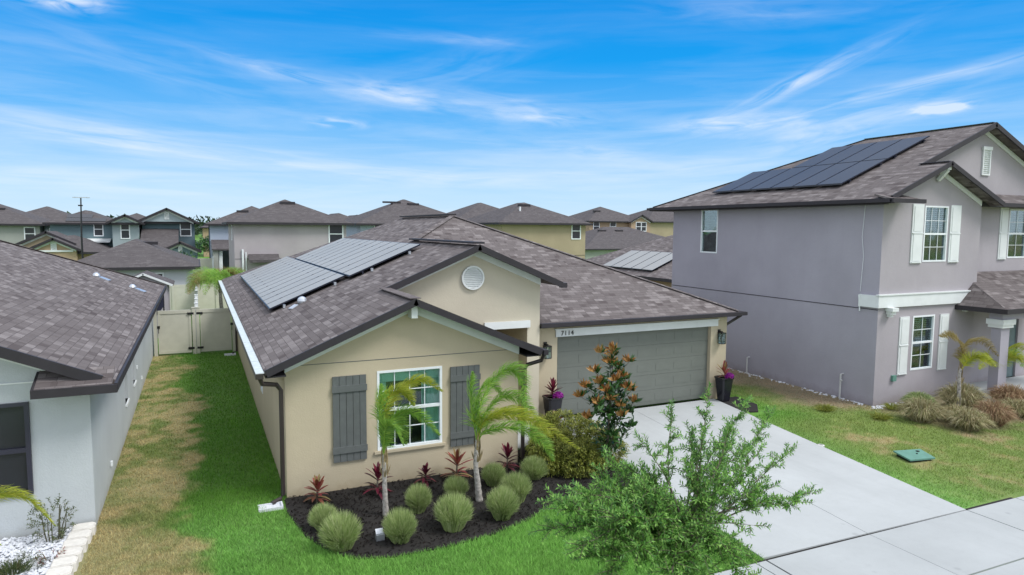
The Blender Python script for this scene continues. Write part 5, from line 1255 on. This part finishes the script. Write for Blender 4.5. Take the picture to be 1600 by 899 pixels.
oak = thing('oak_tree', 'young live oak with fine green leaves in the foreground beside the driveway', 'tree', (5.0,5.95,0))
hub = Vector((5.15,6.15,1.75))
MB().tube(catmull([(5.0,5.95,0),(5.03,6.0,.7),(5.1,6.08,1.3),hub], 5), [.055-.0015*i for i in range(16)], 9).build('trunk', 'bark', oak, smooth=True)
lm, wm, bm_ = MB(), MB(), MB()
T_open = [(5.89,6.6,3.22),(5.47,6.8,3.02),(7.35,7.4,2.80),(8.05,7.6,2.52),(7.45,6.65,2.30),(7.38,6.2,1.85),(7.02,6.05,1.85),(5.85,5.7,1.9),(6.07,6.4,2.85),(4.95,6.7,2.72),(5.5,6.25,2.8),(6.7,6.5,2.42),(6.5,6.9,2.6),(6.3,6.1,2.15),(6.9,6.9,2.35),(5.75,6.1,2.4)]
T_low = [(3.98,6.6,2.28),(3.62,6.4,2.22),(4.54,6.9,2.25),(4.78,6.6,2.4),(4.08,6.1,2.2),(3.6,5.9,2.0),(4.14,5.7,1.95),(4.81,5.8,2.0),(4.92,5.5,1.8),(5.63,6.0,2.3),(5.31,6.2,2.4),(4.74,7.0,2.4),(5.3,5.4,1.75),(4.4,5.4,1.6),(3.9,6.2,1.7),(4.6,6.3,2.2),(5.5,5.6,1.7),(4.3,6.8,1.7),(5.0,6.6,2.3),(5.9,6.4,1.9),(3.55,6.5,1.95),(3.75,5.7,1.6),(4.2,5.2,1.35),(4.8,5.1,1.3),(5.4,5.15,1.4),(4.0,5.9,2.25),(3.9,7.0,2.0),(4.5,6.0,2.45)]
sprays(hub, T_open+[(6.2,6.5,2.65),(6.35,6.25,2.3),(5.9,6.9,2.6),(5.6,6.6,2.75),(6.6,6.2,2.05)], lm, wm, 13, .25, 20, .064, .020, limbs=bm_, sag=.09, r0=.014, start=.42)
sprays(hub, T_low, lm, wm, 42, .34, 24, .063, .021, limbs=bm_, start=.12, r0=.016)
bm_.build('limbs', 'bark', oak, smooth=True); wm.build('twigs', 'twig', oak); lm.build('foliage', 'leaf_oak', oak)
# magnolia with rust backed leaves
random.seed(303)
mg = thing('magnolia_tree', 'young magnolia with rust coloured upper leaves in front of the garage door', 'tree', (7.9,12.0,0))
P_ = catmull([(7.9,12.0,0),(7.93,12.0,.7),(7.98,12.0,1.5),(8.02,12.0,2.2),(8.04,12.0,2.7)], 5); MB().tube(P_, [.035-.0013*i for i in range(len(P_))], 7).build('trunk', 'bark', mg, smooth=True)
g_, r_, wd = MB(), MB(), MB()
RT = [(8.03,12,2.75),(7.75,12.05,2.72),(8.42,11.95,2.5),(7.58,12,2.34),(8.2,12.1,2.38),(8.0,11.8,2.15),(7.36,12,2.02),(7.75,11.8,1.95),(8.28,11.8,1.96),(8.52,12,1.84),(8.44,12.1,2.08),(8.38,11.9,1.40),(7.38,11.9,1.38),(7.9,11.75,.98),(7.3,12.1,1.8),(8.15,12.2,2.6),(8.1,11.75,1.6),(7.7,12.2,1.6),(8.4,11.8,1.1),(7.95,12,2.5),(7.65,11.9,2.1),(8.2,11.9,2.2),(7.55,11.8,1.7),(8.5,11.85,1.62),(7.85,11.8,1.75),(8.15,11.8,1.35)]
for j, T in enumerate(RT):
    T = Vector(T); t = min(.95, max(.15, (T.z-.35)/2.6)); i = int(t*(len(P_)-1)); b = P_[i]-Vector((0,0,.12)); mid = (b+T)/2+Vector((0,0,-.05)); wd.tube([b, mid, T], [.012,.009,.006], 5, False)
    big = 1.0
    for k_ in range(18):   # rosette of upright leaves at the tip, rust on most
        th = k_*2.4; el_ = R(rnd(15,80)); d = Vector((math.cos(th)*math.cos(el_), math.sin(th)*math.cos(el_), math.sin(el_)))
        (r_ if (k_ % 5) and j not in (11, 13, 17, 18) else g_).leaf(T+d*.01, d, Vector((math.cos(th+.4), math.sin(th+.4), .6)), rnd(.16,.23), rnd(.07,.09), .25)
    for k_ in range(10):
        p = b.lerp(T, rnd(.2,.95)); d = Vector((rnd(-1,1),rnd(-1,1),rnd(-.3,.9))); g_.leaf(p, d, Vector((rnd(-.4,.4),rnd(-.4,.4),1)), rnd(.15,.21), rnd(.07,.09), .2)
for _ in range(420):
    p = Vector((random.gauss(8.0,.20), random.gauss(12.0,.15), rnd(.5,2.2))); g_.leaf(p, Vector((rnd(-1,1),rnd(-1,1),rnd(-.2,1))), Vector((rnd(-.4,.4),rnd(-.4,.4),1)), rnd(.15,.21), rnd(.07,.09), .2)
wd.build('branches', 'bark', mg); g_.build('green_leaves', 'leaf_magnolia', mg); r_.build('rust_leaves', 'leaf_magnolia_rust', mg)
# hedge and small shrubs
def shrub(name, label, cat, c, rad, n, ll, lw, mat, group=None, stems=8, seed=1):
    random.seed(seed); t_ = thing(name, label, cat, (c[0], c[1], 0), group); lm_, wm_ = MB(), MB()
    for i in range(stems):
        a = rnd(0,6.3); q = Vector((c[0]+math.cos(a)*rad[0]*rnd(.3,.9), c[1]+math.sin(a)*rad[1]*rnd(.3,.9), c[2]+rad[2]*rnd(-.2,.8))); b_ = Vector((c[0]+math.cos(a)*rad[0]*.35, c[1]+math.sin(a)*rad[1]*.35, 0)); wm_.tube([b_, b_.lerp(q,.5)+Vector((rnd(-.03,.03),rnd(-.03,.03),0)), q], [.012,.009,.005], 5, False)
    for _ in range(n):
        q = Vector((random.gauss(0,1), random.gauss(0,1), random.gauss(0,1))).normalized(); k_ = rnd(.55,1.0)**.5*(1+.18*math.sin(q.x*5+seed)*math.cos(q.y*4+q.z*3))
        p = Vector((c[0]+q.x*rad[0]*k_, c[1]+q.y*rad[1]*k_, max(.05, c[2]+q.z*rad[2]*k_)))
        add_twig(lm_, wm_, p, (q+Vector((rnd(-.6,.6),rnd(-.6,.6),rnd(.1,.9)))).normalized(), rnd(.06,.14), 7, ll, lw, .003)
    wm_.build('stems', 'twig', t_); lm_.build('foliage', mat, t_); return t_
GH = 'yellow green hedge shrubs along the entry walk'
for i, (x, y, rx, ry, rz, lb) in enumerate(((7.95,14.05,.75,.45,.42,'yellow green hedge shrub nearest the entry, below the left planter'),(8.05,13.2,.62,.5,.45,'olive hedge shrub in the middle of the row by the driveway'),(7.3,13.3,.55,.5,.36,'low olive hedge shrub behind the streaming palm frond'),(8.2,12.6,.5,.45,.40,'bronze tinged hedge shrub at the foot of the magnolia'),(7.0,12.7,.45,.4,.30,'dark low shrub at the right end of the grass tufts'),(7.5,12.3,.5,.4,.34,'olive shrub left of the magnolia trunk'),(7.5,13.95,.4,.3,.40,'sparse shrub with thin stems beside the entry walk'))):
    shrub('hedge_shrub', lb, 'shrub', (x, y, rz*1.0), (rx, ry, rz), 900, .065, .024, 'leaf_hedge', GH, seed=400+i)
shrub('shrub', 'small leafy green shrub in the white stones against the pale house', 'shrub', (-2.35,13.15,.42), (.30,.22,.34), 110, .045, .02, 'leaf_shrub', seed=501, stems=9)
shrub('shrub', 'low wispy plant in the white stones at the bottom left corner', 'shrub', (-2.62,12.2,.10), (.30,.18,.14), 60, .06, .01, 'leaf_shrub', seed=502, stems=5)
shrub('shrub', 'tiny reddish plant in the white stones right of the wispy one', 'shrub', (-2.25,12.35,.08), (.16,.12,.1), 30, .04, .015, 'leaf_cordyline', seed=503, stems=4)
o = tuft('weed', 300, .3, .26, 'leaf_shrub', .012, .3, seed=55); o.location = (-2.7,12.1,.03); tag(o, 'grassy tuft at the bottom left of the white stone bed', 'grass tuft')
for i, (x, y, r_, lb) in enumerate(((-.9,33.2,.55,'low dark green shrub just behind the left gate leaf'),(1.9,56,1.2,'dark green shrub on the lawn left of the rose grey house'))):
    shrub('shrub', lb, 'shrub', (x, y, r_*.8), (r_*1.2, r_, r_*.8), 300, .09, .04, 'leaf_magnolia', seed=510+i)
# a planter and small ornament by the far house
# ---- far trees
random.seed(77)
def crown_mesh(m, c, rad, n, sz):
    for _ in range(n):
        q = Vector((random.gauss(0,1), random.gauss(0,1), random.gauss(0,1))).normalized(); k_ = rnd(.3,1)**.4*(1+.22*math.sin(q.x*4+c[0])*math.cos(q.z*5+c[1]))
        p = Vector((c[0]+q.x*rad[0]*k_, c[1]+q.y*rad[1]*k_, c[2]+q.z*rad[2]*k_)); m.leaf(p, Vector((rnd(-1,1),rnd(-1,1),rnd(-.5,1))), q, sz*rnd(.6,1.3), sz*.55)
for i, (x, y, h_, lb) in enumerate(((-.9,92,4.6,'green tree in the gap between the teal and lavender houses'),(1.6,98,5.0,'taller green tree in the gap left of the rose grey house'),(-1.7,60,3.2,'bushy tree by the distant pale fence'))):
    t_ = thing('tree', lb, 'tree', (x, y, 0), 'trees among the far houses'); MB().tube([(x,y,0),(x+.1,y,h_*.4),(x,y,h_*.8)], [.14,.1,.04], 7).build('trunk', 'bark', t_)
    m = MB()
    for _ in range(5): crown_mesh(m, (x+rnd(-.7,.7), y+rnd(-.7,.7), h_*.62+rnd(-.5,.5)), (1.1,1.1,.95), 260, .28)
    m.build('crown', 'leaf_magnolia', t_)
m = MB()
for i in range(420):
    a = R(rnd(-16, 66)); D_ = rnd(330, 520); x, y = math.sin(a)*D_, math.cos(a)*D_; h_ = rnd(6.0,10.5)
    crown_mesh(m, (x, y, h_*.55), (rnd(4,8), rnd(4,8), h_*.5), 60, 2.6)
tag(m.build('far_wood', 'leaf_far'), 'thin dark line of far off woodland on the horizon', 'trees', kind='stuff')
